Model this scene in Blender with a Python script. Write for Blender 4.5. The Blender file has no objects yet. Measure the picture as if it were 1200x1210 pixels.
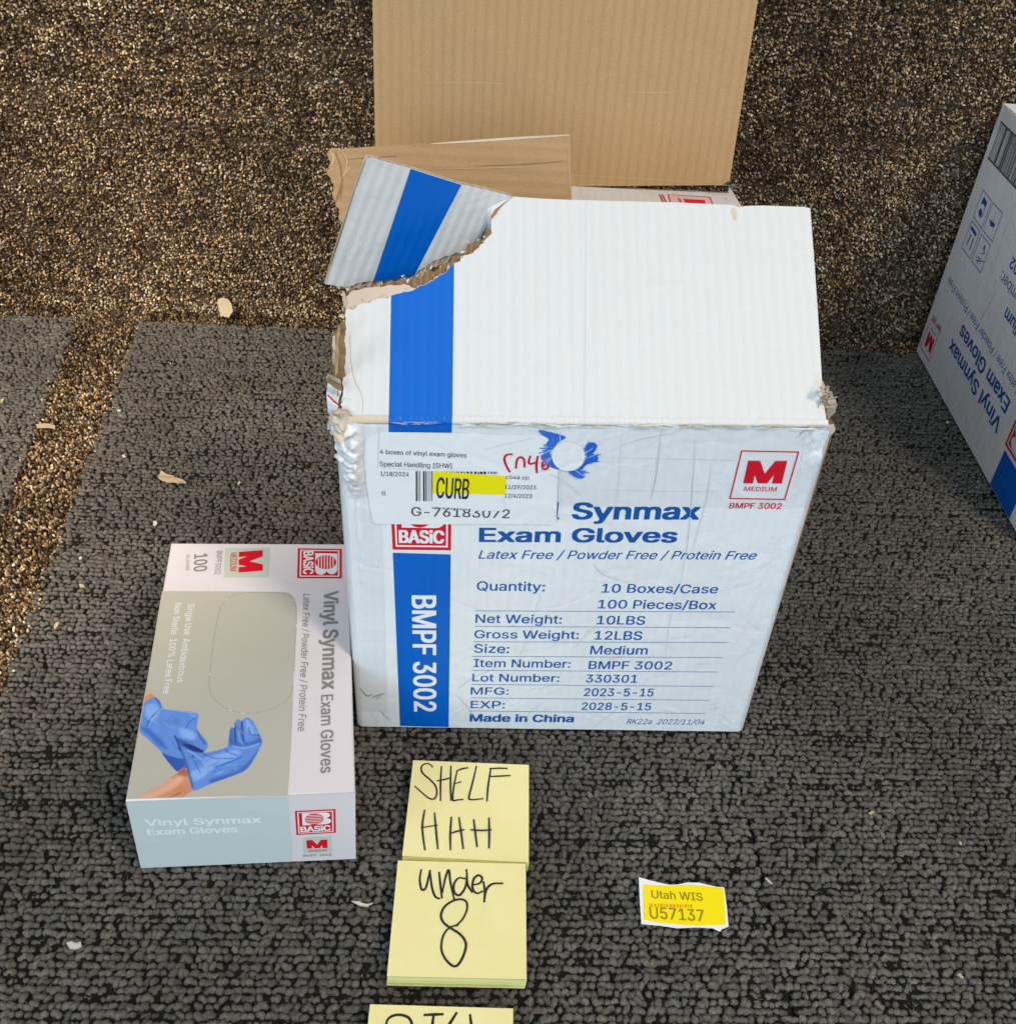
import bpy, math, random
import numpy as np
from mathutils import Vector, noise
from mathutils.geometry import tessellate_polygon

S = bpy.context.scene
COL = S.collection
random.seed(7)

# ------------------------------------------------------------------ camera
CAM_R = np.array([0.997171, 0.047119, 0.058566])
CAM_U = np.array([-0.075168, 0.625078, 0.776934])
CAM_F = np.array([0.0, 0.779139, -0.626852])
CAM_F = np.cross(CAM_U, CAM_R); CAM_F /= np.linalg.norm(CAM_F)
FPX = 1235.71
CAMZ = np.array([0.0, 0.0, 0.58084])
cd = bpy.data.cameras.new('camera')
cam = bpy.data.objects.new('camera', cd)
COL.objects.link(cam)
from mathutils import Matrix
m = Matrix.Identity(4)
for i in range(3):
    m[i][0] = CAM_R[i]; m[i][1] = CAM_U[i]; m[i][2] = -CAM_F[i]; m[i][3] = CAMZ[i]
cam.matrix_world = m
cd.sensor_fit = 'HORIZONTAL'; cd.sensor_width = 36.0
cd.lens = 36.0 * FPX / 1200.0
cd.clip_start = 0.01; cd.clip_end = 60.0
S.camera = cam

# ------------------------------------------------------------------ world, lamps, exposure
w = bpy.data.worlds.new('World'); S.world = w; w.use_nodes = True
bg = w.node_tree.nodes['Background']
bg.inputs[0].default_value = (0.86, 0.94, 1.0, 1); bg.inputs[1].default_value = 0.13
S.view_settings.view_transform = 'Standard'
S.view_settings.look = 'None'
S.view_settings.exposure = 0.30
S.view_settings.gamma = 1.0
S.render.engine = 'CYCLES'
S.cycles.max_bounces = 6

def lamp(name, pos, aim, size, size_y, power, color):
    l = bpy.data.lights.new(name, 'AREA'); l.shape = 'RECTANGLE'
    l.size = size; l.size_y = size_y; l.energy = power; l.color = color
    o = bpy.data.objects.new(name, l); COL.objects.link(o)
    o.location = pos
    o.rotation_euler = (Vector(aim) - Vector(pos)).to_track_quat('-Z', 'Y').to_euler()
    return o
# warm daylight from the front right, cool window from the left, soft overhead light
lamp('warm_window_light', (1.25, -0.72, 2.15), (0.05, 0.7, 0.1), 0.50, 0.50, 34, (1.0, 0.88, 0.74))
lamp('cool_window_light', (-1.7, -1.0, 1.45), (0.05, 0.6, 0.05), 1.1, 1.1, 19, (0.78, 0.89, 1.0))
lamp('front_fill_light', (-0.1, -2.1, 1.05), (0.05, 0.6, 0.15), 1.8, 1.1, 31, (0.50, 0.77, 1.0))  # cool fill added to brighten the front faces
lamp('ceiling_light', (0.0, 0.1, 2.9), (0.0, 0.75, 0.0), 1.6, 1.6, 10, (1.0, 0.96, 0.92))
# patch of warm sun that falls across the wall foot and the brown strip at the left
sl_ = bpy.data.lights.new('sun_patch', 'SPOT'); sl_.energy = 350; sl_.color = (1.0, 0.83, 0.58); sl_.spot_size = math.radians(22); sl_.spot_blend = 1.0; sl_.shadow_soft_size = 0.05
so_ = bpy.data.objects.new('sun_patch', sl_); COL.objects.link(so_); so_.location = (-1.15, -1.1, 1.9)
so_.rotation_euler = (Vector((-0.52, 0.82, 0.04)) - Vector((-1.15, -1.1, 1.9))).to_track_quat('-Z', 'Y').to_euler()

# ------------------------------------------------------------------ materials
def new_mat(name):
    m = bpy.data.materials.new(name); m.use_nodes = True
    return m, m.node_tree.nodes, m.node_tree.links, m.node_tree.nodes['Principled BSDF']
def flat(name, col, rough=0.6, spec=0.3):
    m, n, l, b = new_mat(name)
    b.inputs['Base Color'].default_value = (*col, 1)
    b.inputs['Roughness'].default_value = rough
    b.inputs['Specular IOR Level'].default_value = spec
    return m
def srgb(r, g, b):
    f = lambda c: (c/12.92 if c <= 0.04045 else ((c+0.055)/1.055)**2.4)
    return (f(r/255), f(g/255), f(b/255))
def paper(name, col, flute=0.0, pitch=0.0065, rough=0.55, dirt=0.06, dirt_col=None, wrinkle=0.15, fine=0.05, spec=0.3, streak=0.0, axis='X', scratch=0.0, lines=0.0):
    """printed or plain board: flute washboard along UV u, soft dirt, faint wrinkles"""
    m, n, l, b = new_mat(name)
    b.inputs['Roughness'].default_value = rough
    b.inputs['Specular IOR Level'].default_value = spec
    uv = n.new('ShaderNodeUVMap'); uv.uv_map = 'UVMap'
    nz = n.new('ShaderNodeTexNoise'); nz.inputs['Scale'].default_value = 22; nz.inputs['Detail'].default_value = 6; nz.inputs['Roughness'].default_value = 0.65
    l.new(uv.outputs[0], nz.inputs['Vector'])
    rp = n.new('ShaderNodeValToRGB'); rp.color_ramp.elements[0].position = 0.35; rp.color_ramp.elements[1].position = 0.75
    l.new(nz.outputs[0], rp.inputs[0])
    mx = n.new('ShaderNodeMix'); mx.data_type = 'RGBA'
    mx.inputs[6].default_value = (*col, 1)
    dc = dirt_col or tuple(c*0.75 for c in col)
    mx.inputs[7].default_value = (*dc, 1)
    mu = n.new('ShaderNodeMath'); mu.operation = 'MULTIPLY'; mu.inputs[1].default_value = dirt*4
    l.new(rp.outputs[0], mu.inputs[0]); l.new(mu.outputs[0], mx.inputs[0])
    base = mx.outputs[2]
    if streak > 0:      # faint fibre streaks running along the flutes
        mp = n.new('ShaderNodeMapping'); mp.inputs['Scale'].default_value = (1/pitch*1.3, 6, 1) if axis == 'X' else (6, 1/pitch*1.3, 1)
        l.new(uv.outputs[0], mp.inputs[0])
        n2 = n.new('ShaderNodeTexNoise'); n2.inputs['Scale'].default_value = 1.0; n2.inputs['Detail'].default_value = 4
        l.new(mp.outputs[0], n2.inputs['Vector'])
        m2 = n.new('ShaderNodeMix'); m2.data_type = 'RGBA'
        m2.inputs[7].default_value = (*[c*0.70 for c in col], 1)
        mr = n.new('ShaderNodeMapRange'); mr.inputs[1].default_value = 0.42; mr.inputs[2].default_value = 0.75; mr.inputs[3].default_value = 0; mr.inputs[4].default_value = streak
        l.new(n2.outputs[0], mr.inputs[0]); l.new(mr.outputs[0], m2.inputs[0]); l.new(base, m2.inputs[6])
        base = m2.outputs[2]
        n3 = n.new('ShaderNodeTexNoise'); n3.inputs['Scale'].default_value = 900; n3.inputs['Detail'].default_value = 3
        l.new(uv.outputs[0], n3.inputs['Vector'])
        m3 = n.new('ShaderNodeMix'); m3.data_type = 'RGBA'; m3.blend_type = 'MULTIPLY'; m3.inputs[0].default_value = 0.5
        l.new(base, m3.inputs[6])
        r3 = n.new('ShaderNodeValToRGB'); r3.color_ramp.elements[0].position = 0.3; r3.color_ramp.elements[1].position = 0.6
        r3.color_ramp.elements[0].color = (0.62, 0.6, 0.58, 1)
        l.new(n3.outputs[0], r3.inputs[0]); l.new(r3.outputs[0], m3.inputs[7]); base = m3.outputs[2]
    if lines > 0:       # flute shading put into the colour as darker bands along the glue lines
        wl = n.new('ShaderNodeTexWave'); wl.wave_type = 'BANDS'; wl.bands_direction = axis; wl.wave_profile = 'SIN'
        wl.inputs['Scale'].default_value = math.pi/(10*pitch); wl.inputs['Distortion'].default_value = 1.0; wl.inputs['Detail'].default_value = 2; wl.inputs['Detail Scale'].default_value = 4
        l.new(uv.outputs[0], wl.inputs['Vector'])
        pw_ = n.new('ShaderNodeMath'); pw_.operation = 'POWER'; pw_.inputs[1].default_value = 2.5; l.new(wl.outputs[1], pw_.inputs[0])
        ml = n.new('ShaderNodeMath'); ml.operation = 'MULTIPLY'; ml.inputs[1].default_value = lines; l.new(pw_.outputs[0], ml.inputs[0])
        m6 = n.new('ShaderNodeMix'); m6.data_type = 'RGBA'; m6.inputs[7].default_value = (*[c*0.62 for c in col], 1)
        l.new(ml.outputs[0], m6.inputs[0]); l.new(base, m6.inputs[6]); base = m6.outputs[2]
    l.new(base, b.inputs['Base Color'])
    # height
    hs = []
    if flute > 0:
        wv = n.new('ShaderNodeTexWave'); wv.wave_type = 'BANDS'; wv.bands_direction = axis; wv.wave_profile = 'SIN'
        wv.inputs['Scale'].default_value = math.pi/ (10*pitch) ; wv.inputs['Distortion'].default_value = 0.4; wv.inputs['Detail'].default_value = 1; wv.inputs['Detail Scale'].default_value = 3
        l.new(uv.outputs[0], wv.inputs['Vector'])
        hs.append((wv.outputs[1], flute))
    n4 = n.new('ShaderNodeTexNoise'); n4.inputs['Scale'].default_value = 30; n4.inputs['Detail'].default_value = 5; n4.inputs['Distortion'].default_value = 1.5
    l.new(uv.outputs[0], n4.inputs['Vector']); hs.append((n4.outputs[0], wrinkle))
    n5 = n.new('ShaderNodeTexNoise'); n5.inputs['Scale'].default_value = 700; n5.inputs['Detail'].default_value = 3
    l.new(uv.outputs[0], n5.inputs['Vector']); hs.append((n5.outputs[0], fine))
    if scratch > 0:     # crisp fold lines of handled board
        vo = n.new('ShaderNodeTexVoronoi'); vo.feature = 'DISTANCE_TO_EDGE'; vo.inputs['Scale'].default_value = 11; vo.inputs['Randomness'].default_value = 1
        nd = n.new('ShaderNodeTexNoise'); nd.inputs['Scale'].default_value = 14
        l.new(uv.outputs[0], nd.inputs['Vector'])
        av = n.new('ShaderNodeMix'); av.data_type = 'RGBA'; av.inputs[0].default_value = 0.06
        l.new(uv.outputs[0], av.inputs[6]); l.new(nd.outputs[1], av.inputs[7]); l.new(av.outputs[2], vo.inputs['Vector'])
        r5 = n.new('ShaderNodeMapRange'); r5.inputs[1].default_value = 0; r5.inputs[2].default_value = 0.03
        l.new(vo.outputs[0], r5.inputs[0]); hs.append((r5.outputs[0], scratch))
    tot = None
    for sck, amp in hs:
        mm = n.new('ShaderNodeMath'); mm.operation = 'MULTIPLY'; mm.inputs[1].default_value = amp
        l.new(sck, mm.inputs[0])
        if tot is None: tot = mm.outputs[0]
        else:
            ad = n.new('ShaderNodeMath'); ad.operation = 'ADD'; l.new(tot, ad.inputs[0]); l.new(mm.outputs[0], ad.inputs[1]); tot = ad.outputs[0]
    bp = n.new('ShaderNodeBump'); bp.inputs['Strength'].default_value = 1.0; bp.inputs['Distance'].default_value = 0.001
    l.new(tot, bp.inputs['Height']); l.new(bp.outputs[0], b.inputs['Normal'])
    return m

WHITE = (0.65, 0.645, 0.635)
M = {}
M['white'] = paper('white_board', WHITE, lines=.07, flute=0.26, dirt=0.09, wrinkle=1.1, dirt_col=(0.66, 0.64, 0.60))
M['white_front'] = paper('white_front_board', (0.80, 0.81, 0.82), lines=.05, flute=0.10, dirt=0.06, wrinkle=1.1, rough=0.36, spec=0.45, dirt_col=(0.62, 0.61, 0.58), scratch=0.13)
M['white_far'] = paper('white_board_far', (0.84, 0.83, 0.84), flute=0.05, dirt=0.06, wrinkle=0.8, dirt_col=(0.62, 0.58, 0.52))
M['blue'] = paper('blue_print', srgb(0, 96, 192), spec=0.2, flute=0.14, dirt=0.04, wrinkle=0.6, rough=0.42, dirt_col=srgb(10, 84, 170))
M['navy'] = flat('navy_ink', srgb(16, 84, 160), 0.5)
M['red'] = flat('red_ink', srgb(214, 14, 40), 0.5)
M['pale_red'] = flat('faded_red_ink', srgb(196, 70, 82), 0.5)
M['ink_white'] = flat('white_ink', (0.80, 0.80, 0.80), 0.5)
M['kraft'] = paper('kraft_board', (0.525, 0.325, 0.155), flute=0.34, pitch=0.0078, dirt=0.05, wrinkle=0.8, fine=0.10, rough=0.8, streak=0.12, lines=.30)
M['kraft_pale'] = flat('kraft_scuff', (.56, .38, .215), .8)
M['kraft_side'] = paper('kraft_board_cross_fluted', (0.46, 0.285, 0.14), flute=0.34, pitch=0.0075, dirt=0.08, wrinkle=1.4, fine=0.12, rough=0.8, streak=0.05, axis='Y', lines=.24)
M['kraft_dark'] = paper('kraft_inner_paper', (0.27, 0.165, 0.08), dirt=0.1, wrinkle=0.6, fine=0.2, rough=0.9)
M['pulp'] = paper('torn_paper_fibre', (0.62, 0.50, 0.40), dirt=0.12, wrinkle=1.4, fine=0.3, rough=0.9, dirt_col=(0.42, 0.30, 0.20))
M['tan'] = paper('tan_scuffs_and_lit_edge', (0.66, 0.55, 0.42), dirt=0.12, wrinkle=1.0, fine=0.3, rough=0.8, dirt_col=(0.5, 0.36, 0.22))
M['crumple'] = paper('crumpled_white_paper', (0.77, 0.765, 0.75), dirt=0.09, wrinkle=2.0, fine=0.15, rough=0.42, spec=0.5, dirt_col=(0.50, 0.40, 0.28), scratch=0.3)
M['grey_scuff'] = flat('grey_scuff', (0.42, 0.42, 0.42), 0.7)
M['pale_scuff'] = flat('pale_scuff', (0.60, 0.61, 0.62), 0.7)
M['dark_scuff'] = flat('dark_scuff', (0.17, 0.15, 0.12), 0.8)
M['crease'] = flat('crease_shine', (0.86, 0.86, 0.85), 0.35)
M['black'] = flat('black_ink', (0.02, 0.02, 0.022), 0.5)
M['grey_ink'] = flat('grey_ink', (0.09, 0.09, 0.095), 0.5)
M['label'] = paper('label_paper', (0.80, 0.81, 0.815), dirt=0.05, wrinkle=1.0, scratch=0.1, rough=0.35, spec=0.45)
M['yellow_tag'] = paper('yellow_highlight', srgb(236, 222, 10), dirt=0.03, wrinkle=0.4, rough=0.4)
M['marker_red'] = flat('red_marker', srgb(200, 20, 50), 0.5)
M['marker_blue'] = paper('blue_marker', srgb(14, 78, 200), dirt=0.22, wrinkle=0.1, dirt_col=srgb(84, 146, 232), streak=.5, pitch=.002)
M['marker_pale'] = flat('blue_marker_smudge', srgb(120, 165, 230), 0.5)

def tape_mat():
    m, n, l, b = new_mat('clear_packing_tape')
    tr = n.new('ShaderNodeBsdfTransparent'); tr.inputs[0].default_value = (0.985, 0.99, 0.995, 1)
    gl = n.new('ShaderNodeBsdfGlossy'); gl.inputs['Roughness'].default_value = 0.22
    mix = n.new('ShaderNodeMixShader')
    lw = n.new('ShaderNodeLayerWeight'); lw.inputs[0].default_value = 0.25
    mr = n.new('ShaderNodeMapRange'); mr.inputs[3].default_value = 0.025; mr.inputs[4].default_value = 0.22
    l.new(lw.outputs[1], mr.inputs[0]); l.new(mr.outputs[0], mix.inputs[0])
    uv = n.new('ShaderNodeUVMap'); nz = n.new('ShaderNodeTexNoise'); nz.inputs['Scale'].default_value = 25; nz.inputs['Detail'].default_value = 6; nz.inputs['Distortion'].default_value = 2.5
    l.new(uv.outputs[0], nz.inputs['Vector'])
    bp = n.new('ShaderNodeBump'); bp.inputs['Distance'].default_value = 0.004; l.new(nz.outputs[0], bp.inputs['Height']); l.new(bp.outputs[0], gl.inputs['Normal'])
    l.new(tr.outputs[0], mix.inputs[1]); l.new(gl.outputs[0], mix.inputs[2])
    l.new(mix.outputs[0], n['Material Output'].inputs['Surface'])
    return m
M['tape'] = tape_mat()

def pile_mat(name, rough=0.95, bump=0.5, scale=1500, sheen=0.0):
    m, n, l, b = new_mat(name)
    at = n.new('ShaderNodeAttribute'); at.attribute_name = 'yarn'
    tc = n.new('ShaderNodeTexCoord'); nz = n.new('ShaderNodeTexNoise'); nz.inputs['Scale'].default_value = scale; nz.inputs['Detail'].default_value = 2
    l.new(tc.outputs['Object'], nz.inputs['Vector'])
    mx = n.new('ShaderNodeMix'); mx.data_type = 'RGBA'; mx.blend_type = 'MULTIPLY'; mx.inputs[0].default_value = 0.75
    rp = n.new('ShaderNodeValToRGB'); rp.color_ramp.elements[0].position = 0.3; rp.color_ramp.elements[1].position = 0.65
    rp.color_ramp.elements[0].color = (0.45, 0.45, 0.45, 1); rp.color_ramp.elements[1].color = (1.2, 1.2, 1.2, 1)
    l.new(nz.outputs[0], rp.inputs[0]); l.new(at.outputs[0], mx.inputs[6]); l.new(rp.outputs[0], mx.inputs[7])
    l.new(mx.outputs[2], b.inputs['Base Color'])
    b.inputs['Roughness'].default_value = rough; b.inputs['Specular IOR Level'].default_value = 0.05
    if sheen: b.inputs['Sheen Weight'].default_value = sheen
    bp = n.new('ShaderNodeBump'); bp.inputs['Strength'].default_value = bump; bp.inputs['Distance'].default_value = 0.0006
    l.new(nz.outputs[0], bp.inputs['Height']); l.new(bp.outputs[0], b.inputs['Normal'])
    return m
M['grey_pile'] = pile_mat('grey_loop_yarn', scale=850, bump=1.0)
M['brown_pile'] = pile_mat('brown_fleck_yarn', scale=1600, bump=0.4)
M['tile_back'] = flat('carpet_backing_dark', (0.010, 0.0095, 0.009), 0.95, 0.1)
M['brown_back'] = flat('brown_carpet_backing', (0.07, 0.05, 0.033), 0.95, 0.1)

# ------------------------------------------------------------------ helpers
def ray(px):
    d = CAM_F + CAM_R*((px[0]-600.0)/FPX) - CAM_U*((px[1]-605.0)/FPX)
    return d
def hit(px, p0, n):
    d = ray(px)
    return CAMZ + d*(((np.asarray(p0)-CAMZ) @ n)/(d @ n))
def ground(px, z=0.0):
    return hit(px, (0, 0, z), np.array([0, 0, 1.0]))

class Face:
    """a flat frame: origin, in-plane right and up, outward normal (metres)"""
    def __init__(s, o, ex, ey):
        s.o = np.array(o, float); s.ex = np.array(ex, float)/np.linalg.norm(ex)
        n = np.cross(s.ex, ey); s.n = n/np.linalg.norm(n); s.ey = np.cross(s.n, s.ex)
    def px(s, p):                       # where the sight line of a photo point meets this surface
        P = hit(p, s.o, s.n) - s.o
        return np.array([P @ s.ex, P @ s.ey])
    def P(s, uv, h=0.0):
        return s.o + s.ex*uv[0] + s.ey*uv[1] + s.n*h
    def pts(s, *ps): return [s.px(p) for p in ps]

class MB:
    def __init__(s): s.v = []; s.f = []; s.m = []; s.uv = []; s.mats = []; s.sm = []
    def mi(s, mat):
        mat = M[mat] if isinstance(mat, str) else mat
        if mat not in s.mats: s.mats.append(mat)
        return s.mats.index(mat)
    def face(s, P, mat, uv=None, smooth=False):
        i = len(s.v); s.v += [tuple(p) for p in P]; s.f.append(tuple(range(i, i+len(P)))); s.m.append(s.mi(mat))
        s.uv.append(uv if uv is not None else [(p[0], p[1]) for p in P]); s.sm.append(smooth)
    def mesh(s, V, F, mat, UV=None, smooth=True):
        i = len(s.v); s.v += [tuple(p) for p in V]; k = s.mi(mat)
        for f in F:
            s.f.append(tuple(i+j for j in f)); s.m.append(k); s.sm.append(smooth)
            s.uv.append([UV[j] for j in f] if UV is not None else [(V[j][0], V[j][1]) for j in f])
    def sheet(s, fc, poly, h, mat, holes=(), fn=None):
        """flat sheet on face fc with concave outline; fn(uv,h)->point bends it"""
        fn = fn or fc.P
        loops = [[Vector((float(p[0]), float(p[1]), 0)) for p in L] for L in [poly, *holes]]
        allp = [p for L in loops for p in L]
        tris = tessellate_polygon(loops)
        V = [fn((p.x, p.y), h) for p in allp]; UV = [(p.x, p.y) for p in allp]
        F = []
        for t in tris:
            a, b, c = [allp[i] for i in t]
            F.append(tuple(t) if (b-a).cross(c-a).z > 0 else (t[0], t[2], t[1]))
        s.mesh(V, F, mat, UV, smooth=False)
    def stroke(s, fc, pts, width, mat, h, smooth=True, taper=0.0, fn=None, n=5):
        fn = fn or fc.P
        P = [np.array(p, float) for p in pts]
        if smooth and len(P) > 2:
            Q = []
            for i in range(len(P)-1):
                p0 = P[max(i-1, 0)]; p1 = P[i]; p2 = P[i+1]; p3 = P[min(i+2, len(P)-1)]
                for k in range(n):
                    t = k/n
                    Q.append(0.5*((2*p1)+(-p0+p2)*t+(2*p0-5*p1+4*p2-p3)*t*t+(-p0+3*p1-3*p2+p3)*t**3))
            Q.append(P[-1]); P = Q
        V = []; UV = []; N = len(P)
        for i, p in enumerate(P):
            d = P[min(i+1, N-1)]-P[max(i-1, 0)]; L = np.linalg.norm(d) or 1; d = d/L
            nn = np.array([-d[1], d[0]])
            ww = width*0.5*(1-taper*abs(2*i/(N-1)-1)**2 if N > 1 else 1)
            hh = h + 0.00001*i/N
            V += [fn(p+nn*ww, hh), fn(p-nn*ww, hh)]; UV += [tuple(p), tuple(p)]
        F = [(2*i, 2*i+1, 2*i+3, 2*i+2) for i in range(N-1)]
        s.mesh(V, F, mat, UV, smooth=False)
        for p, hx in ((P[0], h), (P[-1], h+0.00001)):      # round ends
            if taper < 0.5:
                s.sheet(fc, [(p[0]+width*0.5*math.cos(a*math.pi/4), p[1]+width*0.5*math.sin(a*math.pi/4)) for a in range(8)], hx+0.000012, mat, fn=fn)
    def build(s, name, parent=None, loc=None):
        me = bpy.data.meshes.new(name)
        org = np.array(loc if loc is not None else (0, 0, 0), float)
        me.from_pydata([tuple(np.array(v)-org) for v in s.v], [], s.f)
        uvl = me.uv_layers.new(name='UVMap')
        flatuv = [c for L in s.uv for p in L for c in (float(p[0]), float(p[1]))]
        uvl.data.foreach_set('uv', flatuv)
        for mt in s.mats: me.materials.append(mt)
        me.polygons.foreach_set('material_index', s.m)
        me.polygons.foreach_set('use_smooth', s.sm)
        me.update()
        o = bpy.data.objects.new(name, me); COL.objects.link(o)
        if parent is not None:
            o.parent = parent
            o.location = tuple(org - np.array(parent['_base'])) if '_base' in parent else tuple(org)
        else:
            o.location = tuple(org)
        return o
def thing(name, label, cat, loc=(0, 0, 0), group=None):
    o = bpy.data.objects.new(name, None); COL.objects.link(o); o.empty_display_size = 0.05
    o.location = loc; o['label'] = label; o['category'] = cat; o['_base'] = [float(c) for c in loc]
    if group: o['group'] = group
    return o
def tag(o, label, cat, group=None):
    o['label'] = label; o['category'] = cat
    if group: o['group'] = group
    return o
def part(mb, name, parent, label=None):
    """a part whose points are given in world coordinates"""
    base = np.array(parent['_base'])
    p = parent
    o = mb.build(name, None, loc=base)
    o.parent = p; o.location = (0, 0, 0); o['_base'] = [float(c) for c in base]
    if label: o['label'] = label
    return o

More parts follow.
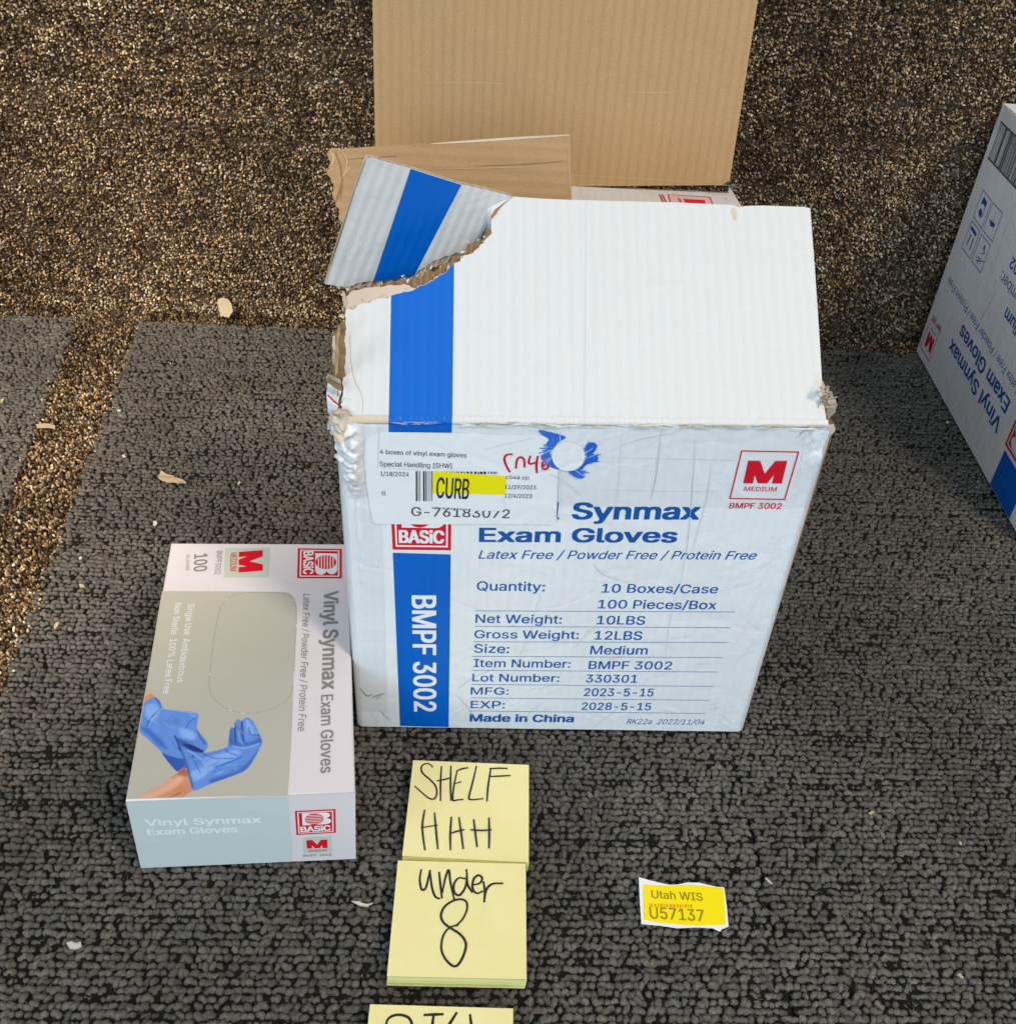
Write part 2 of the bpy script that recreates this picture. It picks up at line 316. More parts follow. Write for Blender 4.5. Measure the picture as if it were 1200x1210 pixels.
# ------------------------------------------------------------------ lettering: outlines of a plain sans alphabet
GLYPHS = """A480|16,0 201,509 276,509 463,0 395,0 287,302 264,372 239,456 213,371 191,302 85,0|110,142 110,199 370,199 370,142
B456|60,0 60,509 241,509 274,507 304,501 329,491 350,477 367,461 381,442 390,421 396,398 398,374 397,353 393,336 387,320 378,307 368,295 356,286 343,278 329,272 315,267 315,262 331,260 347,254 363,245 378,234 391,220 402,203 411,184 416,161 418,136 416,111 410,88 400,67 386,48 368,31 344,18 317,8 284,2 247,0|125,57 245,57 281,60 309,67 330,80 344,96 353,115 355,137 354,153 350,169 342,184 333,197 320,209 306,218 289,225 269,229 248,231 125,231|125,285 238,285 256,287 273,290 288,296 302,304 314,314 323,326 330,340 335,355 336,372 333,393 326,412 313,429 294,442 270,449 240,452 125,452
C510|267,-7 225,-3 186,7 150,25 119,49 92,79 70,115 53,157 44,203 40,254 44,305 53,352 70,393 92,429 119,459 150,484 186,501 225,512 267,516 293,514 317,511 340,504 362,496 383,485 402,471 419,456 435,438 448,418 459,397 467,373 473,348 408,348 404,365 397,380 389,395 380,407 369,418 357,428 344,437 330,444 315,449 300,453 284,455 267,456 237,453 209,445 184,432 161,414 141,391 125,364 113,332 106,295 103,254 106,213 113,177 125,145 141,117 161,94 184,76 210,63 237,56 267,53 284,54 300,56 315,60 330,65 344,72 357,81 369,90 380,102 389,114 397,128 404,144 408,160 473,160 467,135 459,112 448,91 435,71 420,53 402,38 383,24 363,13 341,5 317,-2 293,-6
D502|219,0 96,0 96,57 215,57 254,60 288,68 318,81 343,99 363,122 379,149 390,181 397,216 399,255 397,294 390,329 379,361 364,388 344,410 320,428 291,441 258,449 221,452 93,452 93,509 225,509 273,505 315,495 353,478 385,455 412,426 433,391 449,351 458,306 462,255 458,205 449,159 433,119 411,83 384,54 351,31 312,14 268,3|125,509 125,0 60,0 60,509
E419|60,0 60,509 372,509 372,452 125,452 125,286 355,286 355,229 125,229 125,57 375,57 375,0
F410|60,0 60,509 369,509 369,452 125,452 125,278 346,278 346,221 125,221 125,0
G520|269,-7 225,-3 185,7 149,25 118,49 91,79 69,116 53,157 43,203 40,254 43,305 53,352 69,393 91,429 117,459 149,484 184,501 223,512 265,516 291,514 316,510 340,504 363,494 384,483 403,469 421,453 436,436 449,416 460,395 468,373 474,349 408,349 402,365 395,379 387,393 378,406 368,417 356,427 344,436 330,443 315,448 300,453 283,455 265,456 236,453 209,445 183,432 160,414 141,392 125,364 113,332 106,295 103,254 106,213 113,177 125,145 141,117 161,95 184,76 210,63 238,56 269,53 296,55 322,61 345,71 365,85 382,102 396,123 407,147 413,173 415,199 283,199 283,256 478,256 478,200 475,160 466,124 451,91 431,62 406,38 377,19 344,5 308,-4
H517|60,0 60,509 125,509 125,289 392,289 392,509 457,509 457,0 392,0 392,232 125,232 125,0
I300|31,0 31,57 118,57 118,452 31,452 31,509 269,509 269,452 183,452 183,57 269,57 269,0
J396|185,-7 143,-2 106,11 75,33 52,63 38,100 33,145 33,173 98,173 98,145 100,117 108,93 122,74 139,61 160,53 185,50 209,53 230,61 248,74 261,93 269,117 272,145 272,509 336,509 336,145 332,100 318,63 294,33 263,11 227,-2
K467|104,145 104,216 139,261 174,303 212,344 364,509 448,509 231,276 228,276|60,0 60,509 125,509 125,334 124,225 125,193 125,0|372,0 188,259 228,309 449,0
L393|60,0 60,509 125,509 125,57 361,57 361,0
M628|60,0 60,509 152,509 314,78 476,509 568,509 568,0 504,0 504,440 342,0 286,0 122,440 122,0
N523|60,0 60,509 136,509 343,183 363,151 388,107 403,76 401,108 399,157 399,195 399,509 463,509 463,0 387,0 202,290 177,331 148,381 120,431 122,384 124,328 125,291 125,0
O533|267,-7 225,-3 186,7 150,25 119,49 92,79 70,115 53,157 44,203 40,254 44,305 53,352 70,393 92,429 119,459 150,484 186,501 225,512 267,516 309,512 348,501 384,484 415,459 442,429 464,393 480,352 490,305 493,254 490,203 480,157 464,115 442,79 415,49 384,25 348,7 309,-3|267,53 296,55 324,63 349,76 372,94 392,116 408,144 420,176 428,213 430,254 428,295 420,332 408,365 392,392 372,415 349,433 324,446 296,453 267,456 237,453 210,445 184,433 161,415 142,392 125,364 113,332 106,295 103,254 106,213 113,176 125,144 142,117 161,94 184,76 210,63 237,55
P445|60,0 60,509 235,509 272,506 305,499 332,487 356,471 375,452 390,430 400,404 407,377 409,348 407,318 400,291 390,265 375,243 356,223 332,207 305,195 272,188 235,186 125,186 125,0|125,242 233,242 257,244 279,248 297,256 312,266 324,279 333,294 339,310 343,328 344,348 343,367 339,385 333,402 324,416 312,428 297,439 279,446 257,451 232,452 125,452
Q533|245,159 313,159 369,85 384,65 468,-48 401,-48 346,27 331,46|267,-7 225,-3 186,7 150,25 119,49 92,79 70,115 53,157 44,203 40,254 44,305 53,352 70,393 92,429 119,459 150,484 186,501 225,512 267,516 309,512 348,501 384,484 415,459 442,429 464,393 480,352 490,305 493,254 490,203 480,157 464,115 442,79 415,49 384,25 348,7 309,-3|267,53 296,55 324,63 349,76 372,94 392,116 408,144 420,176 428,213 430,254 428,295 420,332 408,365 392,392 372,415 349,433 324,446 296,453 267,456 237,453 210,445 184,433 161,415 142,392 125,364 113,332 106,295 103,254 106,213 113,176 125,144 142,117 161,94 184,76 210,63 237,55
R449|60,0 60,509 236,509 273,506 305,500 333,489 356,473 376,455 390,433 401,408 407,381 409,352 407,323 401,296 390,271 376,250 356,232 333,217 305,206 273,200 236,198 125,198 125,0|125,255 234,255 258,256 280,260 298,267 313,276 325,287 334,300 340,316 344,333 345,352 344,371 340,389 334,405 325,419 313,430 298,440 279,446 258,451 233,452 125,452|353,0 230,229 303,229 428,0
S447|224,-9 188,-7 156,-1 128,9 102,23 81,40 64,60 51,83 42,109 38,137 104,137 108,118 114,102 123,88 136,76 150,66 166,59 185,53 204,50 224,49 246,50 267,54 286,60 303,69 317,79 329,92 338,106 344,122 346,139 344,154 340,168 332,179 322,189 310,197 296,205 245,222 184,239 145,253 112,269 86,289 67,313 56,341 52,372 54,400 62,425 75,448 92,468 113,484 138,498 165,508 195,514 227,516 259,514 289,508 316,498 340,484 360,468 377,449 390,427 398,403 401,378 337,378 332,402 320,421 302,437 280,449 254,456 225,459 204,457 185,454 167,448 152,440 139,430 129,418 121,405 117,391 115,376 117,359 122,345 131,334 142,324 155,315 169,308 212,293 264,279 312,264 328,256 344,248 359,238 372,226 384,213 395,198 402,180 407,161 408,139 406,112 399,87 386,64 370,43 349,25 323,11 294,0 261,-7
T449|32,452 32,509 417,509 417,452 257,452 257,0 193,0 193,452
U517|259,-8 220,-6 186,2 154,15 126,33 103,55 85,80 71,108 63,140 60,173 60,509 124,509 124,178 126,155 132,133 141,113 153,95 169,80 187,68 208,59 232,53 259,52 285,53 309,59 331,68 349,80 364,95 377,113 385,133 391,155 393,178 393,509 457,509 457,173 454,140 446,108 433,80 414,55 391,33 363,15 332,2 297,-6
V480|204,0 16,509 84,509 192,206 215,137 241,52 267,138 290,206 395,509 463,509 278,0
W686|155,0 16,509 82,509 163,196 175,145 187,94 193,61 200,94 211,145 224,196 306,509 380,509 462,196 474,145 486,94 492,62 499,94 510,145 523,196 603,509 670,509 530,0 455,0 368,323 351,391 343,437 335,395 318,323 230,0
X474|18,0 200,260 29,509 104,509 178,400 204,361 223,329 238,302 252,329 272,361 298,400 374,509 446,509 276,263 456,0 382,0 292,129 268,165 250,195 237,218 225,196 206,166 182,129 91,0
Y472|203,0 203,208 16,509 91,509 192,344 222,292 237,260 251,293 280,344 381,509 455,509 268,208 268,0
Z438|42,0 42,46 273,385 306,431 323,453 285,452 223,452 40,452 40,509 397,509 397,462 169,129 134,81 114,55 152,57 214,57 399,57 399,0
a389|160,-9 137,-7 115,-3 94,5 76,15 60,29 48,45 38,63 32,84 30,108 32,128 36,146 43,161 53,174 64,184 78,193 92,200 108,206 125,211 178,220 234,227 265,235 276,255 276,257 275,272 272,285 267,297 260,307 251,315 240,322 227,327 212,330 196,331 178,330 163,327 149,322 118,301 100,274 41,291 51,313 64,331 79,346 95,358 114,368 133,375 153,380 173,383 194,384 239,379 255,375 271,369 286,360 300,350 312,336 322,320 330,301 335,278 337,251 337,0 277,0 277,52 272,52 252,25 242,16 229,8 215,1 199,-4 181,-7|170,45 192,47 211,51 228,59 242,68 254,80 263,93 270,108 274,122 276,138 276,190 259,182 231,176 200,171 175,168 134,159 122,153 112,147 103,139 97,130 93,118 92,105 93,93 96,82 102,72 109,64 119,57 130,52 142,48 156,46
b424|229,-8 208,-7 189,-3 172,4 159,12 147,21 138,31 118,59 112,59 112,0 53,0 53,509 114,509 114,319 118,319 137,346 147,355 158,364 171,373 188,379 207,383 229,384 259,382 287,374 313,361 335,342 354,320 370,293 381,261 388,227 390,189 388,151 381,116 370,84 355,57 336,34 313,16 288,3 260,-6|220,47 242,49 262,55 279,66 294,80 306,97 316,117 323,139 327,163 328,189 327,215 323,239 316,261 307,281 295,298 280,311 262,322 243,328 220,330 198,328 178,322 161,312 147,299 134,282 125,263 118,241 114,216 113,189 114,162 118,138 125,115 135,95 147,78 162,65 179,55 198,49
c396|207,-8 174,-5 144,3 117,16 93,35 72,58 56,85 44,116 37,150 34,187 37,225 44,260 56,291 72,318 93,341 117,360 144,374 174,382 207,384 226,384 243,381 260,377 276,371 291,364 305,356 318,346 330,335 340,322 349,308 356,293 362,277 303,262 290,289 270,311 242,325 207,330 184,328 163,321 145,310 130,296 118,278 108,258 102,236 98,212 96,187 98,163 102,139 108,117 118,97 130,80 145,66 163,55 184,49 207,46 243,52 271,66 292,89 304,117 363,102 357,86 350,70 341,56 331,43 319,32 306,21 292,12 277,5 261,-1 244,-5 226,-7
d424|195,-8 165,-6 137,3 111,16 89,34 70,57 55,84 43,116 36,151 34,189 36,227 43,261 55,293 70,320 89,342 112,361 137,374 165,382 196,384 218,383 237,379 253,373 267,364 278,355 287,346 306,319 311,319 311,509 372,509 372,0 313,0 313,59 307,59 287,31 277,21 266,12 252,4 236,-3 217,-7|205,47 226,49 246,55 263,65 278,78 290,95 299,115 306,138 310,162 312,189 310,216 306,241 300,263 290,282 278,299 263,312 246,322 227,328 205,330 182,328 162,322 145,311 130,298 118,281 108,261 102,239 98,215 96,189 98,163 102,139 109,117 118,97 130,80 145,66 162,55 182,49
e404|212,-8 177,-5 145,3 117,16 92,35 72,58 56,85 44,116 37,150 34,187 36,224 44,258 55,290 71,317 91,340 115,359 142,373 172,382 205,384 226,383 246,380 266,374 285,366 303,355 319,341 334,324 347,305 357,282 365,256 370,227 371,194 371,169 96,169 98,151 102,127 110,106 121,88 135,73 151,61 169,53 190,48 212,46 227,47 241,49 254,53 265,58 276,65 285,73 294,82 300,93 306,105 365,91 358,72 348,55 335,39 320,26 302,14 283,4 261,-3 237,-7|97,221 309,221 308,226 304,248 298,269 288,286 277,301 263,314 246,323 227,328 205,330 183,328 164,323 146,313 131,301 119,286 109,270 102,251 97,231
f254|228,379 228,327 6,327 6,379|81,0 81,432 82,452 87,470 96,486 107,499 120,510 135,519 152,525 169,529 187,530 222,527 243,521 227,468 215,472 195,474 178,472 164,468 154,460 147,449 143,435 142,419 142,0
g425|207,-151 180,-149 156,-146 134,-140 114,-132 97,-122 82,-110 70,-97 59,-84 51,-69 101,-41 122,-66 131,-74 142,-82 154,-88 169,-93 187,-96 207,-97 236,-95 261,-87 282,-75 298,-58 308,-34 311,-6 311,68 306,68 287,41 277,32 266,23 252,16 236,10 217,6 195,5 165,7 138,14 113,27 90,43 71,65 55,90 43,120 36,154 34,191 36,229 43,263 55,293 71,320 90,342 112,361 138,374 166,382 196,384 218,383 237,379 253,373 267,365 279,356 288,346 308,319 313,319 313,379 372,379 372,-9 370,-40 363,-67 350,-90 334,-109 314,-124 291,-136 265,-144 237,-149|205,59 227,61 246,66 264,75 278,87 290,103 300,121 307,142 311,166 312,193 311,219 307,242 300,264 291,283 279,299 264,312 247,322 227,328 205,330 182,328 163,322 145,312 130,298 118,282 109,262 102,241 98,218 96,193 98,167 102,144 109,123 118,104 131,88 145,76 163,66 183,61
h410|114,227 114,0 53,0 53,509 114,509 114,314 116,319 132,344 152,362 175,374 200,382 227,384 252,383 275,377 295,369 313,356 328,340 341,321 350,298 355,271 357,240 357,0 296,0 296,235 293,263 286,286 273,304 256,318 235,326 210,329 192,328 176,324 161,317 147,308 136,297 126,283 119,266 115,248
i167|53,0 53,379 114,379 114,0|84,443 73,444 63,448 54,455 47,463 43,472 41,483 43,494 47,504 54,512 63,518 73,522 84,524 95,522 105,518 114,512 121,504 125,494 126,483 125,472 121,463 114,455 105,448 95,444
j167|53,379 114,379 114,-30 112,-52 108,-72 102,-90 92,-106 80,-119 65,-129 47,-137 27,-141 4,-143 -10,-143 -10,-87 2,-87 18,-85 31,-80 40,-72 47,-61 51,-46 53,-29|83,443 72,444 62,448 53,455 47,463 42,472 41,483 42,494 47,504 53,512 62,518 72,522 83,524 95,522 105,518 114,512 120,504 125,494 126,483 125,472 120,463 114,455 105,448 95,444
k381|110,137 110,212 121,212 284,379 360,379 184,199 177,199|53,0 53,509 114,509 114,0|294,0 148,186 191,229 372,0
l189|139,-2 112,0 91,8 74,20 62,37 55,59 53,84 53,509 114,509 114,99 114,83 117,71 120,62 126,57 135,53 146,52 160,53 170,54 181,3 162,-1
m610|53,0 53,379 112,379 112,308 114,314 122,331 132,346 144,358 158,368 172,376 187,382 203,385 219,386 245,383 268,375 287,361 303,342 314,320 317,309 318,312 326,329 337,343 350,356 364,366 381,375 398,381 417,385 437,386 458,385 478,380 497,372 514,361 529,346 541,328 550,307 555,283 557,255 557,0 496,0 496,254 493,279 485,298 473,313 456,323 438,329 419,330 402,329 387,326 374,320 363,312 353,302 345,290 340,277 336,263 335,247 335,0 274,0 274,260 272,280 265,297 253,311 238,322 220,328 199,330 185,329 171,326 158,320 145,312 135,302 126,289 119,274 115,257 114,238 114,0
n410|114,227 114,0 53,0 53,379 112,379 112,310 116,319 132,344 152,362 175,374 200,382 227,384 252,383 275,377 295,369 313,356 328,340 341,321 350,298 355,271 357,240 357,0 296,0 296,235 293,263 286,286 273,304 256,318 235,326 210,329 192,328 176,324 161,317 147,308 136,297 126,283 119,266 115,248
o415|207,-8 174,-5 144,3 117,16 93,35 72,58 56,85 44,116 37,150 34,187 37,225 44,260 56,291 72,318 93,341 117,360 144,374 174,382 207,384 241,382 271,374 299,360 323,341 343,318 359,291 371,260 379,225 381,187 379,150 371,116 359,85 343,58 323,35 299,16 271,3 241,-5|207,46 231,49 252,55 270,66 285,80 298,97 307,117 314,139 318,163 319,187 318,212 314,236 307,258 298,278 285,296 270,310 252,321 231,328 207,330 184,328 163,321 145,310 130,296 118,278 108,258 102,236 98,212 96,187 98,163 102,139 108,117 118,97 130,80 145,66 163,55 184,49
p424|53,-143 53,379 112,379 112,319 118,319 137,346 147,355 158,364 171,373 188,379 207,383 229,384 259,382 287,374 313,361 335,342 354,320 370,293 381,261 388,227 390,189 388,151 381,116 370,84 355,57 336,34 313,16 288,3 260,-6 229,-8 208,-7 189,-3 173,4 159,12 147,21 138,31 118,59 114,59 114,-143|220,47 242,49 262,55 279,66 294,80 306,97 316,117 323,139 327,163 328,189 327,215 323,239 316,261 307,281 295,298 280,311 262,322 243,328 220,330 198,328 178,322 161,312 147,299 134,282 125,263 118,241 114,216 113,189 114,162 118,138 125,115 135,95 147,78 162,65 179,55 198,49
q424|372,-143 311,-143 311,59 306,59 287,31 277,21 266,12 252,4 236,-3 217,-7 195,-8 165,-6 137,3 111,16 89,34 70,57 55,84 43,116 36,151 34,189 36,227 43,261 55,293 70,320 89,342 112,361 137,374 165,382 196,384 218,383 237,379 253,373 267,364 278,355 287,346 307,319 313,319 313,379 372,379|205,47 226,49 246,55 263,65 278,78 290,95 299,115 306,138 310,162 312,189 310,216 306,241 300,263 290,282 278,299 263,312 246,322 227,328 205,330 182,328 162,322 145,311 130,298 118,281 108,261 102,239 98,215 96,189 98,163 102,139 109,117 118,97 130,80 145,66 162,55 182,49
r259|53,0 53,379 112,379 112,321 115,321 124,339 137,354 152,367 171,377 191,383 213,385 229,384 243,384 243,322 230,324 207,326 190,324 174,321 159,315 146,306 135,296 126,284 119,269 115,254 114,237 114,0
s365|182,-8 157,-7 133,-3 112,3 93,12 76,24 62,38 50,54 41,73 36,94 94,107 101,87 111,72 124,60 141,52 160,47 181,45 206,47 227,53 244,62 258,74 265,88 268,103 266,115 262,126 254,136 243,144 229,150 212,155 149,170 118,180 92,192 72,208 58,227 50,249 47,274 49,295 55,314 65,332 79,347 95,360 115,370 137,378 161,383 187,384 212,383 234,379 254,372 271,363 286,352 299,339 309,324 318,308 324,290 268,277 262,291 254,304 243,316 228,325 210,331 187,333 166,331 147,326 131,317 119,305 111,292 109,277 110,264 115,253 124,243 136,235 152,229 172,223 229,209 261,200 287,187 306,171 320,153 328,131 331,107 329,85 323,65 312,47 298,31 281,18 260,6 236,-2 210,-7
t227|204,379 204,327 6,327 6,379|65,471 126,471 126,98 127,83 130,70 136,61 144,55 156,51 170,50 185,51 202,54 213,2 192,-3 168,-4 138,-1 113,7 92,21 77,41 68,64 65,93
u410|182,-5 158,-3 135,2 115,11 97,23 82,39 69,59 60,82 54,109 53,139 53,379 114,379 114,144 116,117 124,94 137,75 154,61 175,53 200,50 218,51 234,55 249,62 263,71 274,83 283,97 290,113 295,132 296,153 296,379 357,379 357,0 298,0 298,70 294,60 277,35 257,17 234,5 209,-3
v389|163,0 17,379 84,379 165,155 187,87 195,59 203,87 224,155 305,379 371,379 226,0
w567|138,0 23,379 87,379 133,214 154,137 170,64 186,135 206,214 252,379 316,379 362,214 382,136 397,66 413,135 434,214 480,379 545,379 429,0 368,0 319,172 305,225 291,280 284,309 277,280 263,225 248,172 199,0
x379|21,0 152,192 29,379 100,379 191,240 282,379 352,379 229,192 358,0 287,0 190,146 91,0
y389|47,-139 61,-86 71,-87 104,-89 113,-86 122,-81 130,-74 138,-64 145,-51 151,-36 163,-1 17,379 84,379 165,155 187,87 195,60 202,87 224,155 305,379 371,379 204,-58 196,-77 187,-93 177,-107 165,-119 153,-128 139,-136 125,-141 109,-144 91,-145 65,-143
z380|42,0 42,46 254,320 254,323 48,323 48,379 333,379 333,331 126,60 126,56 339,56 339,0
0453|227,-7 191,-3 158,7 130,24 105,48 85,77 69,113 57,155 50,202 48,254 50,306 57,353 69,395 85,431 106,461 130,484 159,502 191,512 227,516 262,512 295,502 323,484 348,461 368,431 384,395 396,353 403,306 405,254 403,202 396,155 384,113 368,77 348,48 323,24 295,7 263,-3|227,50 250,52 271,60 290,74 306,92 320,116 330,144 338,176 342,213 344,254 342,295 338,332 330,365 320,393 306,416 290,435 271,449 250,457 227,460 203,457 182,449 163,435 147,416 134,393 123,365 115,332 111,295 109,254 111,213 115,176 123,144 134,116 147,92 163,74 182,60 203,52
1453|76,0 76,55 391,55 391,0|276,509 276,0 212,0 212,448 209,448 86,358 86,427 198,509
2453|64,0 64,47 234,229 282,282 294,298 303,312 311,327 316,341 319,356 320,371 319,389 315,405 308,419 298,431 287,441 273,449 258,455 241,458 224,460 205,458 188,454 172,447 159,438 148,427 139,413 132,398 128,381 127,362 66,362 68,391 75,418 86,442 102,464 121,482 143,496 168,507 196,513 225,516 254,513 281,507 306,497 328,482 346,465 361,445 372,423 379,398 381,372 380,354 377,336 371,318 363,299 351,280 336,259 317,235 294,209 267,180 153,60 153,57 389,57 389,0
3453|218,-7 188,-5 159,1 133,10 108,22 88,38 70,57 57,79 48,104 44,132 109,132 112,115 118,100 126,87 137,76 150,66 165,59 182,54 200,51 219,50 239,51 258,55 275,61 291,69 304,80 315,93 323,108 328,125 329,145 328,163 323,180 316,196 306,211 292,223 275,234 254,241 229,246 201,248 157,248 157,299 288,448 288,452 70,452 70,509 372,509 372,461 221,289 247,290 279,286 308,276 333,262 354,244 371,222 383,198 391,173 393,145 390,116 383,90 370,66 354,45 333,27 309,12 281,2 251,-5
4453|40,105 40,158 247,509 311,509 109,166 109,163 413,163 413,105|282,0 282,121 282,146 282,318 343,318 343,0
5453|221,-7 192,-5 165,1 140,11 118,25 99,41 83,60 71,82 63,105 60,130 122,130 125,115 130,102 138,89 148,78 160,68 173,60 188,54 204,51 221,50 241,51 259,56 276,64 291,75 304,89 314,104 322,122 326,141 328,162 326,183 321,203 314,221 303,237 290,251 275,262 257,270 238,275 218,277 201,276 184,273 167,268 152,262 139,255 128,246 67,253 96,509 366,509 366,452 151,452 134,301 136,301 148,311 162,318 178,325 194,330 212,333 229,334 252,332 274,328 294,321 313,311 330,299 345,285 358,269 370,251 379,231 386,210 390,187 391,163 388,132 381,102 369,76 352,52 332,32 309,15 282,3 253,-4
6453|226,-7 196,-4 168,3 142,15 119,31 100,51 84,74 73,101 66,130 64,162 65,187 71,212 80,239 93,268 112,302 137,340 252,509 322,509 173,293 196,307 208,311 221,313 235,314 265,312 291,305 316,295 337,280 355,262 370,240 380,215 387,187 389,157 387,127 379,98 368,73 352,50 333,30 310,14 284,3 257,-4|226,48 245,50 263,55 279,63 293,73 304,86 314,101 322,119 326,137 327,157 326,178 322,196 314,213 304,228 293,241 279,251 263,259 245,264 226,265 207,264 190,259 174,252 160,241 148,229 138,214 131,197 126,179 125,158 126,138 131,119 138,102 148,86 160,73 174,63 190,55 207,50
7453|97,0 323,448 323,452 62,452 62,509 391,509 391,449 165,0
8453|226,-7 193,-5 163,1 136,11 111,25 91,42 74,62 62,84 54,109 52,135 53,156 58,176 65,195 75,212 87,228 101,241 117,252 134,260 153,265 153,267 129,276 109,289 93,308 80,330 73,354 70,380 73,405 79,429 90,450 106,469 124,485 146,498 170,508 197,514 226,516 255,514 282,508 306,498 328,485 346,469 361,450 373,429 379,405 382,380 379,354 372,330 359,308 343,289 323,276 300,267 300,265 319,260 335,252 351,241 365,228 377,212 387,195 395,176 399,156 401,135 398,109 391,84 378,62 362,42 341,25 317,11 289,1 259,-5|226,49 248,50 267,54 285,60 300,69 313,79 323,91 331,106 335,121 337,139 335,157 330,173 322,189 312,202 298,213 283,223 265,230 247,234 226,235 206,234 187,230 169,223 154,213 140,202 130,189 122,173 117,157 115,139 117,121 121,106 129,91 139,79 152,69 167,60 185,54 205,50|226,290 244,291 260,294 274,300 287,308 298,318 307,330 314,344 318,359 319,376 318,392 314,407 308,420 299,432 288,442 275,449 260,455 244,459 226,460 208,459 192,455 177,449 164,442 153,432 145,420 138,407 134,392 133,376 134,359 138,344 145,330 154,318 165,308 178,300 193,294 209,291
9453|226,516 256,513 285,506 310,494 333,478 352,458 368,434 380,408 387,378 389,347 387,322 382,296 373,270 359,240 340,207 315,168 200,0 130,0 279,216 257,202 245,198 232,195 218,195 188,197 161,203 137,214 116,229 98,247 83,269 72,294 66,321 64,352 66,382 73,411 85,436 101,459 120,479 143,494 168,506 196,513|226,460 207,459 190,454 174,446 160,435 148,423 138,407 131,390 127,372 125,352 127,331 131,313 138,295 148,280 160,268 174,257 190,250 207,245 226,243 245,245 263,249 279,257 293,267 305,280 314,295 322,312 326,330 327,350 326,371 322,390 314,407 305,422 293,435 279,446 263,454 245,459
-453|337,244 337,188 114,188 114,244
/249|235,533 71,-76 14,-76 178,533
:188|95,-4 83,-3 73,1 63,9 55,18 51,29 50,41 51,53 55,64 63,73 73,81 83,85 95,87 107,85 118,81 128,73 135,64 140,53 141,41 140,29 135,18 128,9 118,1 107,-3|95,271 83,272 73,277 63,284 55,294 51,304 50,316 51,328 55,339 63,349 73,356 83,360 95,362 107,360 118,356 128,349 135,339 140,328 141,316 140,304 135,294 128,284 118,277 107,272
[273|101,-96 101,539 236,539 236,487 160,487 160,-44 236,-44 236,-96
]273|37,-96 37,-44 113,-44 113,487 37,487 37,539 172,539 172,-96
%676|175,283 155,284 137,289 121,297 107,308 95,320 86,335 80,351 76,369 75,388 75,412 76,431 80,448 87,464 96,479 107,492 121,503 137,511 155,515 175,517 196,515 214,511 230,503 244,492 255,479 264,464 270,448 274,431 276,412 276,388 274,369 270,351 264,335 255,320 244,308 230,297 214,289 196,284|175,327 191,329 203,335 212,346 218,358 222,372 223,388 223,412 222,428 219,441 213,454 204,464 191,470 175,473 160,470 148,464 138,454 132,441 128,428 127,412 127,388 128,372 132,358 138,346 147,335 160,329|501,-10 481,-8 462,-3 446,5 432,15 421,28 412,43 406,59 402,77 400,95 400,120 402,138 406,156 412,172 421,187 433,200 447,210 463,218 481,223 501,225 522,223 540,218 556,210 570,200 581,187 590,172 596,156 600,138 601,120 601,95 600,77 596,59 589,43 580,28 569,15 555,5 540,-3 521,-8|501,35 517,37 529,43 538,53 544,66 548,80 549,95 549,120 548,135 544,149 538,162 529,172 517,178 501,180 486,178 473,172 464,162 458,149 454,135 453,120 453,95 454,80 458,66 464,53 473,43 485,37|132,0 482,509 540,509 191,0
.188|95,-4 83,-3 73,1 63,9 55,18 51,29 50,41 51,53 55,64 63,73 73,81 83,85 95,87 107,85 118,81 128,73 135,64 140,53 141,41 140,29 135,18 128,9 118,1 107,-3
 188|"""
G = {}
for ln in GLYPHS.split('\n'):
    ch = ln[0]; parts = ln[1:].split('|')
    G[ch] = (int(parts[0]), [[tuple(map(int, q.split(','))) for q in s_.split(' ')] for s_ in parts[1:] if s_])
CAPH = 509.0
def area2(p): return sum(p[i][0]*p[(i+1) % len(p)][1]-p[(i+1) % len(p)][0]*p[i][1] for i in range(len(p)))/2
def inside(pt, poly):
    c = False; x, y = pt; n = len(poly)
    for i in range(n):
        x1, y1 = poly[i]; x2, y2 = poly[(i+1) % n]
        if (y1 > y) != (y2 > y) and x < (x2-x1)*(y-y1)/(y2-y1)+x1: c = not c
    return c
GT = {}
def glyph_tris(ch):
    if ch not in GT:
        adv, C = G[ch]; outs = [p for p in C if area2(p) < 0]; holes = [p for p in C if area2(p) > 0]
        parts = []
        for o_ in outs:
            hs = [h for h in holes if inside(h[0], o_)]
            loops = [[Vector((x, y, 0)) for x, y in L] for L in [o_, *hs]]
            pts = [p for L in loops for p in L]; tr = []
            for t in tessellate_polygon(loops):
                a, b, c = [pts[i] for i in t]
                tr.append(tuple(t) if (b-a).cross(c-a).z > 0 else (t[0], t[2], t[1]))
            parts.append(([(p.x, p.y) for p in pts], tr))
        GT[ch] = (adv, parts)
    return GT[ch]
